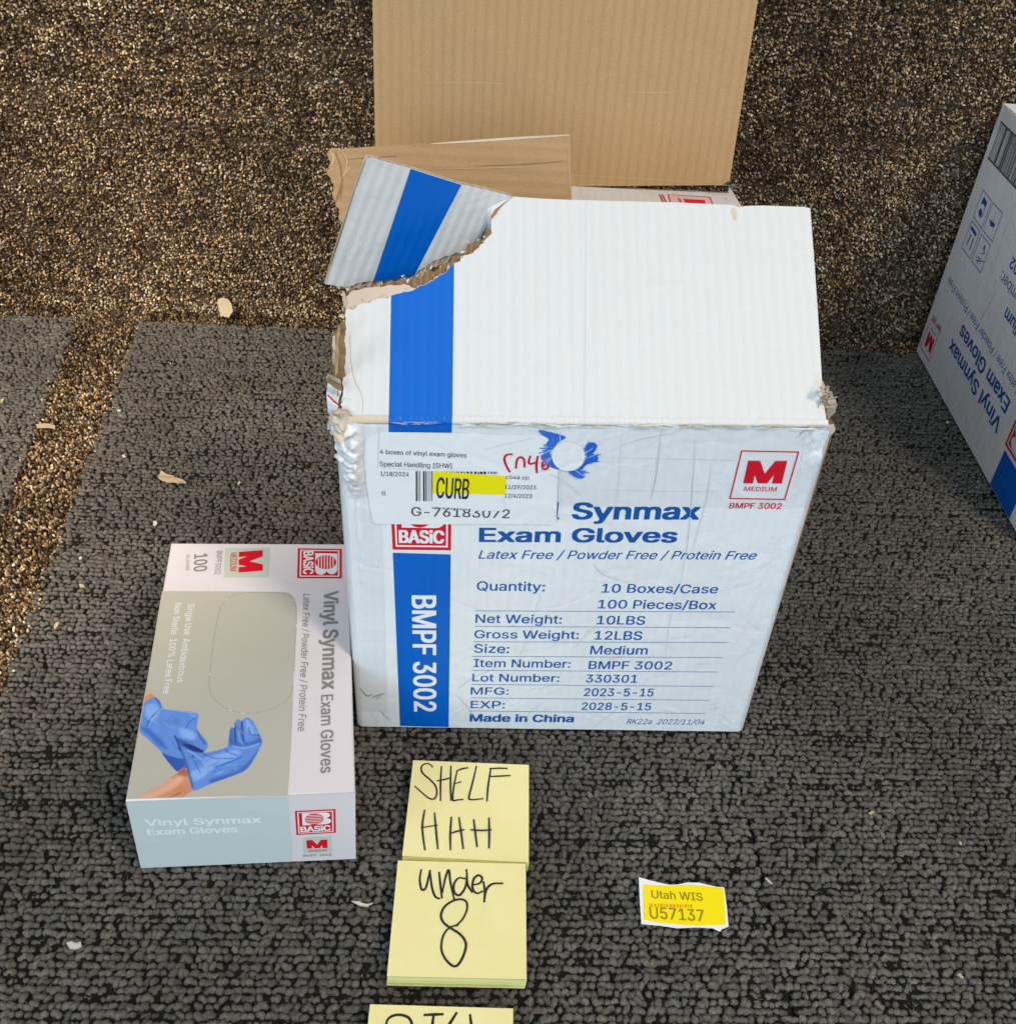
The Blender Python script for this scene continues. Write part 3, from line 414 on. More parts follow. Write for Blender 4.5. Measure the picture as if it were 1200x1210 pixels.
def text(mb, fc, s, p0, p1, top, mat, h, bold=0.0, boldy=None, slant=0.0, fn=None, track=0):
    """letters of string s set between two points of a surface; top marks the cap height; bold widens strokes (fraction of cap height)"""
    fn = fn or fc.P
    p0 = np.array(p0); p1 = np.array(p1); top = np.array(top)
    d = p1-p0; L = np.linalg.norm(d); d = d/L; up = np.array([-d[1], d[0]])
    cap = abs((top-p0) @ up)
    x = 0; xs = []
    for ch in s: xs.append(x); x += G[ch][0]+track
    lo = min(v[0] for v in (q for P in G[s[0]][1] for q in P)) if G[s[0]][1] else 0
    last = max(v[0] for P in G[s[-1]][1] for v in P)+xs[-1]
    sx = L/(last-lo); sy = cap/CAPH
    bx = bold*CAPH*sy/sx; by = (bold*0.45 if boldy is None else boldy)*CAPH
    sh = [(0, 0)] if bold <= 0 else [(-bx, -by), (bx, -by), (-bx, by), (bx, by), (0, by), (0, -by), (-bx, 0), (bx, 0), (0, 0)]
    V = []; F = []; UV = []
    k = 0
    for ch, x0 in zip(s, xs):
        for pts, tr in glyph_tris(ch)[1]:
            for (ax, ay) in sh:
                k += 1
                i = len(V); hh = h + 0.000004*(k % 24)
                for (gx, gy) in pts:
                    yy = (gy+ay)*(CAPH-2*by)/CAPH + by if by else gy
                    q = p0 + d*((gx+ax+x0-lo)*sx + slant*yy*sy) + up*(yy*sy)
                    V.append(fn(q, hh)); UV.append((q[0], q[1]))
                F += [tuple(i+j for j in t) for t in tr]
    mb.mesh(V, F, mat, UV, smooth=False)
def T(mb, fc, s, a, b, top, mat, h, **kw):
    text(mb, fc, s, fc.px(a), fc.px(b), fc.px(top), mat, h, **kw)
def ring(mb, fc, poly, wd, mat, h):
    """outline of a closed polygon, drawn as a band of width wd"""
    P = [np.array(p) for p in poly]; c = sum(P)/len(P); n = len(P)
    for i in range(n):
        mb.stroke(fc, [P[i], P[(i+1) % n]], wd, mat, h+0.000004*i, smooth=False)
def lerp4(q, s, t):
    a, b, c, d = [np.array(p, float) for p in q]     # bottom-left, bottom-right, top-right, top-left
    return (a*(1-s)+b*s)*(1-t)+(d*(1-s)+c*s)*t
def logo(mb, fc, quad, h, cut=0.0):
    """red square badge: white letter B around a striped disc over a line of lettering; quad = bl, br, tr, tl"""
    g = lambda s, t: lerp4(quad, s, t)
    mb.sheet(fc, [g(0, 0), g(1, 0), g(1, 1), g(0, 1)], h, 'red')
    a, b = 0.055, 0.085
    mb.sheet(fc, [g(a, a), g(1-a, a), g(1-a, 1-a), g(a, 1-a)], h+.00006, 'ink_white')
    mb.sheet(fc, [g(b, b), g(1-b, b), g(1-b, 1-b), g(b, 1-b)], h+.00012, 'red')
    # broad white B
    B = [(0.17, 0.40), (0.17, 0.90), (0.66, 0.90)]
    B += [(0.70+0.17*math.sin(k*math.pi/8), 0.775+0.125*math.cos(k*math.pi/8)) for k in range(0, 8)]
    B += [(0.74+0.15*math.sin(k*math.pi/8), 0.525+0.125*math.cos(k*math.pi/8)) for k in range(1, 9)]
    B += [(0.70, 0.40)]
    mb.sheet(fc, [g(*p) for p in B], h+.00018, 'ink_white')
    disc = [(0.47+0.235*math.cos(k*math.pi/14), 0.64+0.235*math.sin(k*math.pi/14)) for k in range(28)]
    mb.sheet(fc, [g(*p) for p in disc], h+.00024, 'red')
    for k in range(6):
        y = 0.64-0.165+k*0.066; hw = math.sqrt(max(0, 0.235**2-(y-0.64)**2))*0.97
        mb.sheet(fc, [g(0.47-hw, y-.011), g(0.47+hw, y-.011), g(0.47+hw, y+.011), g(0.47-hw, y+.011)], h+.0003, 'ink_white')
    text(mb, fc, 'BASiC', g(0.13, 0.13), g(0.87, 0.13), g(0.13, 0.36), 'ink_white', h+.00036, bold=0.055)
def fbm(x, y, z=0.0, sc=1.0, o=4):
    return noise.fractal(Vector((x*sc, y*sc, z)), 1.0, 2.1, o)
def ragged(pts, amp, step=0.0012, seed=0, close=False):
    """re-sample a polyline with torn-paper jitter"""
    rnd = random.Random(seed); P = [np.array(p, float) for p in pts]; out = []
    for a, b in zip(P, P[1:]):
        L = np.linalg.norm(b-a); n = max(1, int(L/step)); d = (b-a)/(L or 1); nn = np.array([-d[1], d[0]])
        for k in range(n):
            q = a+(b-a)*k/n
            out.append(q + nn*amp*(1.3*fbm(q[0], q[1], seed*3.1, 160, 3)+rnd.uniform(-.35, .35)))
    out.append(P[-1])
    return out
def board(mb, fc, outline, t, top, bottom, pitch=0.0072, inner=None, flutes=True, edge='kraft_dark', axis=0, fn=None, h0=0.0):
    """corrugated board: outer liner, inner liner and a real fluted medium between, so that every cut edge shows the flutes"""
    fn = fn or fc.P
    inner = inner if inner is not None else outline
    mb.sheet(fc, outline, h0, top, fn=fn)
    mb.sheet(fc, outline, h0-0.00035, edge, fn=fn)
    n0 = len(mb.f)
    mb.sheet(fc, inner, h0-t, bottom, fn=fn)
    mb.sheet(fc, inner, h0-t+0.00035, edge, fn=fn)
    for i, L in enumerate((outline, inner)):          # liner thickness all round
        ha = h0 if i == 0 else h0-t+0.00035
        N = len(L); V = []; F = []
        for p in L: V += [fn(p, ha), fn(p, ha-0.00035)]
        for k in range(N): F.append((2*k, 2*k+1, (2*k+3) % (2*N), (2*k+2) % (2*N)))
        mb.mesh(V, F, 'pulp' if i == 0 else edge, [(0, 0)]*len(V), smooth=False)
    if not flutes: return
    A = np.array([(p[axis], p[1-axis]) for p in inner]); lo, hi = A[:, 0].min(), A[:, 0].max()
    n = int((hi-lo)/(pitch/8)); us = np.linspace(lo+1e-5, hi-1e-5, max(n, 4))
    def spans(u):
        ys = []
        for (x1, y1), (x2, y2) in zip(A, np.roll(A, -1, 0)):
            if (x1 > u) != (x2 > u): ys.append(y1+(u-x1)*(y2-y1)/(x2-x1))
        ys.sort(); return list(zip(ys[::2], ys[1::2]))
    def pt(u, v): return (u, v) if axis == 0 else (v, u)
    hw = lambda u: h0-t/2+(t/2-0.0005)*math.sin(2*math.pi*u/pitch)
    prev = None; V = []; F = []
    for u in us:
        sp = spans(u)
        if prev is not None and len(prev[1]) == len(sp):
            for (a0, a1), (b0, b1) in zip(prev[1], sp):
                i = len(V); u0 = prev[0]
                V += [fn(pt(u0, a0), hw(u0)), fn(pt(u, b0), hw(u)), fn(pt(u, b1), hw(u)), fn(pt(u0, a1), hw(u0))]
                F.append((i, i+1, i+2, i+3))
        prev = (u, sp)
    mb.mesh(V, F, edge, [(0, 0)]*len(V), smooth=False)

# ------------------------------------------------------------------ the setting: brown carpet, carpeted wall, loose grey carpet tiles
Z = np.array([0, 0, 1.0])
RNG = np.random.RandomState(11)
BROWN_Z = -0.006
GRID_YAW = math.radians(3.9)
GX = np.array([math.cos(GRID_YAW), math.sin(GRID_YAW), 0]); GY = np.array([-GX[1], GX[0], 0])
edgeA = ground((165, 374)); edgeB = ground((1050, 411))
edge_off = float((edgeA @ GY + edgeB @ GY)/2)          # far edge of the tiles
WALL_OFF = edge_off + 0.022

def slab(name, O, ex, ey, ez, L, W, H, mat, parent=None, loc=(0, 0, 0)):
    mb = MB(); c = [O, O+ex*L, O+ex*L+ey*W, O+ey*W]; d = [p+ez*H for p in c]
    mb.face([c[3], c[2], c[1], c[0]], mat); mb.face(d, mat)
    for i in range(4): mb.face([c[i], c[(i+1) % 4], d[(i+1) % 4], d[i]], mat)
    return mb

def big_mesh(name, V, F, mat, colors):
    """numpy vertices / quads -> one smooth mesh with a per-point yarn colour"""
    me = bpy.data.meshes.new(name)
    nv, nf, k = len(V), len(F), F.shape[1]
    me.vertices.add(nv); me.vertices.foreach_set('co', V.astype(np.float32).ravel())
    me.loops.add(nf*k); me.loops.foreach_set('vertex_index', F.astype(np.int32).ravel())
    me.polygons.add(nf); me.polygons.foreach_set('loop_start', np.arange(0, nf*k, k, dtype=np.int32))
    me.polygons.foreach_set('loop_total', np.full(nf, k, dtype=np.int32))
    me.polygons.foreach_set('use_smooth', np.ones(nf, dtype=bool))
    at = me.attributes.new('yarn', 'FLOAT_COLOR', 'POINT')
    c4 = np.ones((nv, 4), np.float32); c4[:, :3] = colors
    at.data.foreach_set('color', c4.ravel())
    me.materials.append(mat); me.update(calc_edges=True)
    o = bpy.data.objects.new(name, me); COL.objects.link(o)
    return o
def tube_rows(path_r, rad_r, sides):
    """template: closed-end tube rings; returns faces for n rings x sides"""
    F = []
    n = path_r
    for i in range(n-1):
        for j in range(sides):
            F.append((i*sides+j, i*sides+(j+1) % sides, (i+1)*sides+(j+1) % sides, (i+1)*sides+j))
    return np.array(F)

def value_noise(x, y, seed, sc):
    """smooth 2-D value noise, numpy"""
    r = np.random.RandomState(seed); T_ = r.rand(256, 256)
    x = x*sc+1000; y = y*sc+1000
    xi = np.floor(x).astype(int); yi = np.floor(y).astype(int); fx = x-xi; fy = y-yi
    fx = fx*fx*(3-2*fx); fy = fy*fy*(3-2*fy)
    g = lambda a, b: T_[a % 256, b % 256]
    return (g(xi, yi)*(1-fx)+g(xi+1, yi)*fx)*(1-fy)+(g(xi, yi+1)*(1-fx)+g(xi+1, yi+1)*fx)*fy

def loop_pile(name, u0, u1, v0, v1, keep=None, seed=3):
    """grey level-loop pile: each loop a bent, twisted bit of yarn standing in rows"""
    r = np.random.RandomState(seed)
    du, dv = 0.0043, 0.0047
    nu, nv = int((u1-u0)/du), int((v1-v0)/dv)
    U, Vv = np.meshgrid(np.arange(nu), np.arange(nv))
    U = (U+0.5*(Vv % 2))*du+u0+r.uniform(-.42, .42, U.shape)*du
    W_ = Vv*dv+v0+r.uniform(-.12, .12, U.shape)*dv
    u = U.ravel(); v = W_.ravel()
    ok = (u > u0+.001) & (u < u1-.001) & (v > v0+.001) & (v < v1-.001)
    if keep is not None: ok &= keep(u, v)
    u = u[ok]; v = v[ok]; n = len(u)
    # rows where the yarn is pulled low read as dark broken lines
    low = value_noise(u, np.round((v-v0)/dv)*2.7/26+u*.1, seed+5, 26)
    low2 = value_noise(u, v, seed+9, 60)
    hgt = 0.0053 - 0.0019*np.clip((low-0.56)*5, 0, 1) - 0.0010*low2 + r.uniform(-.0016, .0004, n)
    hgt = np.minimum(hgt, 0.0052)
    span = 0.0012*r.uniform(.4, 2.0, n); rad = 0.00176*r.uniform(.82, 1.24, n)
    ang = r.normal(0, .5, n) + np.where(r.rand(n) < .18, 1.2, 0)
    lean = r.normal(0, .18, n)
    RINGS, SIDES = 6, 6
    th = np.linspace(-.25, math.pi+.25, RINGS)
    a = np.linspace(0, 2*math.pi, SIDES, endpoint=False)
    base = -0.0056
    px = np.cos(th)[None, :]*span[:, None]                           # along yarn
    pz = np.sin(th)[None, :]*(hgt-rad*0.9)[:, None]
    tx = -np.sin(th)[None, :]*span[:, None]; tz = np.cos(th)[None, :]*(hgt-rad*.9)[:, None]
    tl = np.sqrt(tx**2+tz**2)+1e-9; tx /= tl; tz /= tl
    nx, nz = -tz, tx                                                  # in-plane normal
    lump = 1+0.24*np.sin(np.arange(RINGS)[None, :]*2.1+r.rand(n)[:, None]*6.28)
    rr = rad[:, None]*lump
    twist = r.rand(n)[:, None]*6.28+np.arange(RINGS)[None, :]*.5
    X = px[:, :, None]+nx[:, :, None]*rr[:, :, None]*np.cos(a)[None, None, :]
    Y = (rr*np.ones_like(px))[:, :, None]*np.sin(a)[None, None, :]*(1+0.12*np.sin(3*a[None, None, :]+twist[:, :, None]))
    Zz = pz[:, :, None]+nz[:, :, None]*rr[:, :, None]*np.cos(a)[None, None, :]
    Y = Y+Zz*np.tan(lean)[:, None, None]*.6
    ca, sa = np.cos(ang)[:, None, None], np.sin(ang)[:, None, None]
    XX = u[:, None, None]+X*ca-Y*sa; YY = v[:, None, None]+X*sa+Y*ca
    P = XX[..., None]*GX+YY[..., None]*GY+(Zz+base)[..., None]*Z
    V = P.reshape(-1, 3)
    F = tube_rows(RINGS, None, SIDES)
    # loose fibres standing off the loops
    nf = n*3
    k_ = r.randint(0, n, nf); t_ = r.randint(1, RINGS-1, nf); s_ = r.randint(0, SIDES, nf)
    root = P[k_, t_, s_]
    outd = root-np.stack([u[k_], v[k_], np.zeros(nf)], 1) @ np.stack([GX, GY, Z])
    outd[:, 2] = np.abs(outd[:, 2])*.6; outd /= np.linalg.norm(outd, axis=1)[:, None]+1e-9
    dirf = outd+r.normal(0, .9, (nf, 3)); dirf[:, 2] = np.clip(dirf[:, 2], -.3, .25); dirf /= np.linalg.norm(dirf, axis=1)[:, None]
    Lf = r.uniform(.0012, .0034, nf); wf = np.cross(dirf, r.normal(size=(nf, 3))); wf /= np.linalg.norm(wf, axis=1)[:, None]
    wf *= r.uniform(.00005, .00012, nf)[:, None]
    tip = root+dirf*Lf[:, None]; tip[:, 2] = np.minimum(tip[:, 2], .0004)
    mid_ = root+dirf*(Lf*.5)[:, None]+outd*.0002; mid_[:, 2] = np.minimum(mid_[:, 2], .0005)
    FV = np.stack([root-wf, root+wf, mid_+wf, mid_-wf, tip+wf*.6, tip-wf*.6], 1).reshape(-1, 3)
    FF_ = np.array([(0, 1, 2, 3), (3, 2, 4, 5)]); FF_ = (FF_[None]+(len(V)+np.arange(nf)*6)[:, None, None]).reshape(-1, 4)
    Fa = (F[None]+(np.arange(n)*RINGS*SIDES)[:, None, None]).reshape(-1, 4)
    tone = r.normal(1.0, .14, n)*(0.82+0.36*value_noise(u, v, seed+2, 14))
    warm = r.uniform(-1, 1, n)
    c = np.stack([0.120*tone*(1+.04*warm), 0.110*tone, 0.097*tone*(1-.04*warm)], 1)
    cols = np.repeat(np.clip(c, .004, .4), RINGS*SIDES, axis=0)
    fc_ = np.repeat(np.clip(c[k_]*1.35, .004, .4), 6, axis=0)
    return big_mesh(name, np.concatenate([V, FV]), np.concatenate([Fa, FF_]), M['grey_pile'], np.concatenate([cols, fc_]))

PAL = np.array([(0.034, 0.024, 0.017), (0.065, 0.046, 0.028), (0.125, 0.085, 0.048), (0.22, 0.15, 0.078), (0.33, 0.245, 0.150), (0.43, 0.355, 0.26), (0.18, 0.165, 0.16), (0.10, 0.045, 0.03)])
PW = np.array([.22, .16, .18, .17, .12, .06, .06, .03]); PW = PW/PW.sum()
def fleck_pile(name, pts, tang, bit, nrm, seed, size=1.0):
    """brown flecked carpet: short tufts of many yarn colours. pts: N x 3 roots"""
    r = np.random.RandomState(seed); n = len(pts)
    ln = r.uniform(.0030, .0052, n)*size; rad = r.uniform(.00095, .00155, n)*size
    # tuft axis: leaning out of the surface
    ax = nrm[None]*r.uniform(.6, 1.4, n)[:, None]+tang[None]*r.normal(0, .65, n)[:, None]+bit[None]*r.normal(-.15, .6, n)[:, None]
    ax /= np.linalg.norm(ax, axis=1)[:, None]
    s1 = np.cross(ax, r.normal(size=(n, 3))); s1 /= np.linalg.norm(s1, axis=1)[:, None]; s2 = np.cross(ax, s1)
    prof = [(-.5, .55), (-.15, 1.0), (.25, .95), (.5, .45)]; SD = 5
    a = np.linspace(0, 2*math.pi, SD, endpoint=False)
    rings = []
    for t, k in prof:
        cen = pts+ax*(ln*t)[:, None]
        q = cen[:, None, :]+(s1[:, None, :]*np.cos(a)[None, :, None]+s2[:, None, :]*np.sin(a)[None, :, None])*(rad*k)[:, None, None]
        rings.append(q)
    V = np.concatenate(rings, axis=1).reshape(-1, 3)
    F = tube_rows(4, None, SD).tolist()
    F += [(3*SD, 3*SD+1, 3*SD+2, 3*SD+3), (3*SD, 3*SD+3, 3*SD+4, 3*SD+4)]
    F = np.array(F[:-1]+[(3*SD+3, 3*SD+4, 3*SD, 3*SD+3)])[:-1]
    cap = np.array([(3*SD, 3*SD+1, 3*SD+2, 3*SD+3)])
    Fa = (F[None]+(np.arange(n)*4*SD)[:, None, None]).reshape(-1, 4)
    # little clumps share a tone; broad diagonal light streaks are put into the colour
    idx = r.choice(len(PAL), n, p=PW)
    c = PAL[idx]*np.array((1.42, 1.35, 1.27))*r.uniform(.75, 1.3, n)[:, None]
    q = np.stack([pts @ tang, pts @ bit], 1)
    clump_light = (0.60+0.80*value_noise(q[:, 0], q[:, 1], seed+1, 55))*(0.58+0.80*value_noise(q[:, 0]*.4, q[:, 1]-q[:, 0]*.33, seed+4, 10))
    c = c*clump_light[:, None]
    cols = np.repeat(np.clip(c, .003, .72), 4*SD, axis=0)
    return big_mesh(name, V, Fa, M['brown_pile'], cols)

# floor: brown carpet running under the tiles and up to the wall
UMIN, UMAX, VMIN = -1.6, 1.7, -0.6
fl = slab('carpet', GX*UMIN+GY*VMIN+Z*(BROWN_Z-0.02), GX, GY, Z, UMAX-UMIN, WALL_OFF-VMIN+.03, 0.016, 'brown_back')
carpet = fl.build('carpet'); carpet['kind'] = 'structure'
def grid_pts(u0, u1, v0, v1, step, seed, keep=None):
    r = np.random.RandomState(seed)
    U, Vv = np.meshgrid(np.arange(u0, u1, step), np.arange(v0, v1, step))
    u = U.ravel()+r.uniform(-.6, .6, U.size)*step; v = Vv.ravel()+r.uniform(-.6, .6, U.size)*step
    if keep is not None:
        k = keep(u, v); u = u[k]; v = v[k]
    return u, v

# tile edges (in the tile grid frame)
def gcoord(P): return float(P @ GX), float(P @ GY)
tl_ = gcoord(ground((165, 375))); bl_ = gcoord(ground((5, 800))); lt_ = gcoord(ground((90, 373))); lb_ = gcoord(ground((0, 608)))
def left_edge(v): return tl_[0]+(bl_[0]-tl_[0])*(v-tl_[1])/(bl_[1]-tl_[1])     # slightly askew left edge of the main tile
def ltile_edge(v): return lt_[0]+(lb_[0]-lt_[0])*(v-lt_[1])/(lb_[1]-lt_[1])
V_NEAR = 0.13
s1 = gcoord(ground((885, 975))); s2 = gcoord(ground((945, 1200)))
SEAM = (s1[0]+s2[0])/2

u, v = grid_pts(-.62, -.28, .30, WALL_OFF, .0022, 21, lambda u, v: (u > ltile_edge(v)-.006) & (u < left_edge(v)+.006))
u2, v2 = grid_pts(-.85, .80, edge_off-.012, WALL_OFF+.004, .0025, 22)
u = np.concatenate([u, u2]); v = np.concatenate([v, v2])
pts = u[:, None]*GX+v[:, None]*GY+Z*(BROWN_Z+RNG.uniform(-.003, .0022, len(u)))[:, None]
o = fleck_pile('carpet_pile', pts, GX, GY, Z, 31, size=0.92); o['kind'] = 'stuff'

# low carpeted wall behind everything
wall = thing('carpeted_wall', 'low wall covered in brown flecked carpet behind the open carton', 'wall', tuple(GY*WALL_OFF))
part(slab('wall', GX*UMIN+GY*(WALL_OFF+.004)+Z*(-0.02), GX, GY, Z, UMAX-UMIN, 0.10, 0.62, 'brown_back'), 'wall_core', wall)
u, v = grid_pts(-.78, .74, -.004, .47, .0021, 23)
pts = u[:, None]*GX+GY*(WALL_OFF+.0035)+v[:, None]*Z-GY*RNG.uniform(-.001, .0042, len(u))[:, None]
# rows of the pile: shallow horizontal grooves
pts += GY[None]*(0.0026*(value_noise(u*.35, np.floor(v/.0036)*.0036*7, 77, 26) > .66))[:, None]
wp = fleck_pile('wall_pile', pts, GX, Z, -GY, 32, size=0.88); wp['kind'] = 'stuff'
wp.parent = wall; wp.matrix_parent_inverse = Matrix.Translation(Vector(-GY*WALL_OFF))

def tile(name, label, poly, keep, u0, u1, v0, v1, seed):
    t = thing(name, label, 'carpet tile', tuple(GX*((poly[0][0]+poly[2][0])/2)+GY*((poly[0][1]+poly[2][1])/2)+Z*BROWN_Z), 'loose grey carpet tiles')
    fc = Face(Z*(-0.0045), GX, GY); mb = MB()
    n = len(poly)
    mb.sheet(fc, poly, 0, 'tile_back')
    for i in range(n):
        a, b = poly[i], poly[(i+1) % n]
        mb.face([fc.P(a, -.0055), fc.P(b, -.0055), fc.P(b, 0), fc.P(a, 0)], 'tile_back')
    part(mb, 'tile_backing', t)
    p = loop_pile('loop_pile', u0, u1, v0, v1, keep, seed); p['kind'] = 'stuff'
    p.parent = t; p.matrix_parent_inverse = Matrix.Translation(-Vector(t.location))
tile('carpet_tile', 'large dark grey loop carpet tile under the open carton and the yellow note pads',
     [(left_edge(V_NEAR), V_NEAR), (SEAM-.0006, V_NEAR), (SEAM-.0006, edge_off), (left_edge(edge_off), edge_off)],
     lambda u, v: u > left_edge(v), -.46, SEAM+.0035, V_NEAR, edge_off, 41)
tile('carpet_tile', 'dark grey loop carpet tile at the right, under the upside down carton',
     [(SEAM+.0006, V_NEAR), (.86, V_NEAR), (.86, edge_off), (SEAM+.0006, edge_off)], None, SEAM-.0010, .78, V_NEAR, edge_off, 42)
VL0 = .30
tile('carpet_tile', 'grey carpet tile at the left, across the brown gap from the large tile',
     [(-.95, VL0), (ltile_edge(VL0), VL0), (ltile_edge(edge_off), edge_off), (-.95, edge_off)],
     lambda u, v: u < ltile_edge(v), -.80, -.30, VL0, edge_off, 43)

def smoothp(ps, n=4):
    P = [np.array(p) for p in ps]; N = len(P); out = []
    for i in range(N):
        p0, p1, p2, p3 = P[i-1], P[i], P[(i+1) % N], P[(i+2) % N]
        for k in range(n):
            t = k/n; out.append(0.5*((2*p1)+(-p0+p2)*t+(2*p0-5*p1+4*p2-p3)*t*t+(-p0+3*p1-3*p2+p3)*t**3))
    return out

# ------------------------------------------------------------------ the open carton
O = ground((429, 859)); O1 = ground((871, 865))
EX = (O1-O)/np.linalg.norm(O1-O); EY = np.array([-EX[1], EX[0], 0])     # EY runs away from the viewer
FF = Face(O+Z*0.0004, EX, Z)
carton = thing('shipping_carton', 'opened white cardboard carton with torn flap, blue stripe and printed glove details on its front', 'carton', tuple(O+EX*.13+EY*.17), 'shipping cartons')
W = 0.2656; H = 0.2610; D = 0.340
TL, TR = FF.px((404, 497)), FF.px((978, 502))

fp = MB()
# printed front: gently bulged grid
def bul(uv, h=0.0):
    return FF.P(uv, h)
outline = [(0, 0), (W, 0), tuple(TR), tuple(TL)]
fp.sheet(FF, outline, 0, 'white_front')
fp.sheet(FF, [(0.001, 0.001), (W-.001, 0.001), (TR[0]-.001, TR[1]-.001), (TL[0]+.001, TL[1]-.001)], -0.004, 'kraft_dark')
def corner(mb, ub, ut, sgn, vt, mat):
    """rounded upright corner between the front and a side"""
    N = 6; V = []; F = []; R = 0.0045
    for k in range(N+1):
        a = k/N*math.pi/2
        for uu, vv in ((ub, 0), (ut, vt)):
            V.append(FF.o+EX*(uu+sgn*R*math.sin(a))+Z*vv+EY*R*(1-math.cos(a)))
    for k in range(N):
        f = (2*k, 2*k+2, 2*k+3, 2*k+1); F.append(f if sgn > 0 else f[::-1])
    mb.mesh(V, F, mat, [(0.01*i, p[2]) for i, p in enumerate(V)], smooth=True)
corner(fp, W, TR[0], 1, TR[1], 'white_front'); corner(fp, 0, TL[0], -1, TL[1], 'white_front')
h1, h2 = .00015, .00030
# blue stripe
fp.sheet(FF, FF.pts((472.5, 857.8), (530, 859.2), (532.5, 655), (464, 653)), h1, 'blue')
fp.sheet(FF, [FF.px((459, 511)), FF.px((533.5, 512)), FF.px((534, 500.2)), FF.px((459, 499.7))], h1, 'blue')
T(fp, FF, 'BMPF 3002', (486.2, 704), (489, 839.6), (515.3, 704), 'ink_white', h2, bold=.045)
logo(fp, FF, [FF.px(p) for p in ((463.8, 649.3), (532.6, 650.2), (533.4, 583), (460.5, 581))], h1)
# title
T(fp, FF, 'Synmax', (676.6, 613.5), (823.8, 613.8), (676.6, 593.6), 'navy', h1, bold=.062)
T(fp, FF, 'l', (657, 613.5), (660.6, 613.5), (657, 593), 'navy', h1, bold=.0)
T(fp, FF, 'Exam Gloves', (567, 640.3), (797.6, 641), (567, 623.4), 'navy', h1, bold=.062)
T(fp, FF, 'Latex Free / Powder Free / Protein Free', (565, 660), (891, 661), (565, 650), 'navy', h1, slant=.25, bold=.010)
rows = [
 ('Quantity:', (563.3, 697.5), (643, 698.5), 686.7, 0), ('10 Boxes/Case', (710.4, 700), (847, 701), 689.8, 0),
 ('100 Pieces/Box', (706, 718.7), (845, 719.8), 708.6, 0),
 ('Net Weight:', (561.7, 735.8), (663, 736.8), 725.8, 0), ('10LBS', (704.6, 737.5), (761, 738), 727.5, 0),
 ('Gross Weight:', (560.4, 754), (683, 754.8), 744.5, 0), ('12LBS', (702, 755.6), (757.5, 756), 745.5, 0),
 ('Size:', (560, 771), (601, 771.6), 761, 0), ('Medium', (697, 773), (764, 773.4), 763, 0),
 ('Item Number:', (559.6, 788), (673, 789), 778.7, 0), ('BMPF 3002', (695, 790.4), (792.5, 791), 781, 0),
 ('Lot Number:', (558, 805), (660, 805.6), 796, 0), ('330301', (691.7, 806.2), (752, 806.6), 797, 0),
 ('MFG:', (556, 820.4), (600.4, 820.8), 812, 0), ('2023-5-15', (689.6, 822.4), (771, 822.8), 813.2, 0),
 ('EXP:', (556, 836.7), (596, 837), 828, 0), ('2028-5-15', (686.7, 838.6), (768, 839.2), 830, 0)]
for s_, a, b, t_, sl in rows:
    T(fp, FF, s_, a, b, (a[0], t_), 'navy', h1, bold=.016, slant=sl)
T(fp, FF, 'Made in China', (555.4, 852.5), (676.7, 853.4), (555.4, 843.7), 'navy', h1, bold=.055)
T(fp, FF, 'RK22a  2022/11/04', (739.6, 855.4), (831, 856), (739.6, 849.5), 'navy', h1, slant=.2)
for a, b in (((561, 721.7), (868, 723)), ((561, 740), (863, 741.7)), ((559.6, 758.3), (860, 759)), ((558, 775.4), (854, 777)),
             ((558, 792), (848, 794)), ((557, 808.7), (842.5, 811)), ((556, 824.6), (837.5, 827.5)), ((555, 840), (833, 843))):
    fp.stroke(FF, [FF.px(a), FF.px(b)], .00042, 'navy', h1, smooth=False)
# size mark
ring(fp, FF, FF.pts((862, 588.8), (926.6, 590), (943, 534), (876, 532.6)), .0009, 'red', h1)
T(fp, FF, 'M', (881, 571), (919.8, 571.3), (881, 543.6), 'red', h1, bold=.10)
T(fp, FF, 'MEDIUM', (878.5, 580), (916.6, 580.5), (878.5, 574.8), 'red', h1, bold=.012)
T(fp, FF, 'BMPF 3002', (861, 600.6), (922, 601.2), (861, 593.8), 'red', h1, bold=.03)
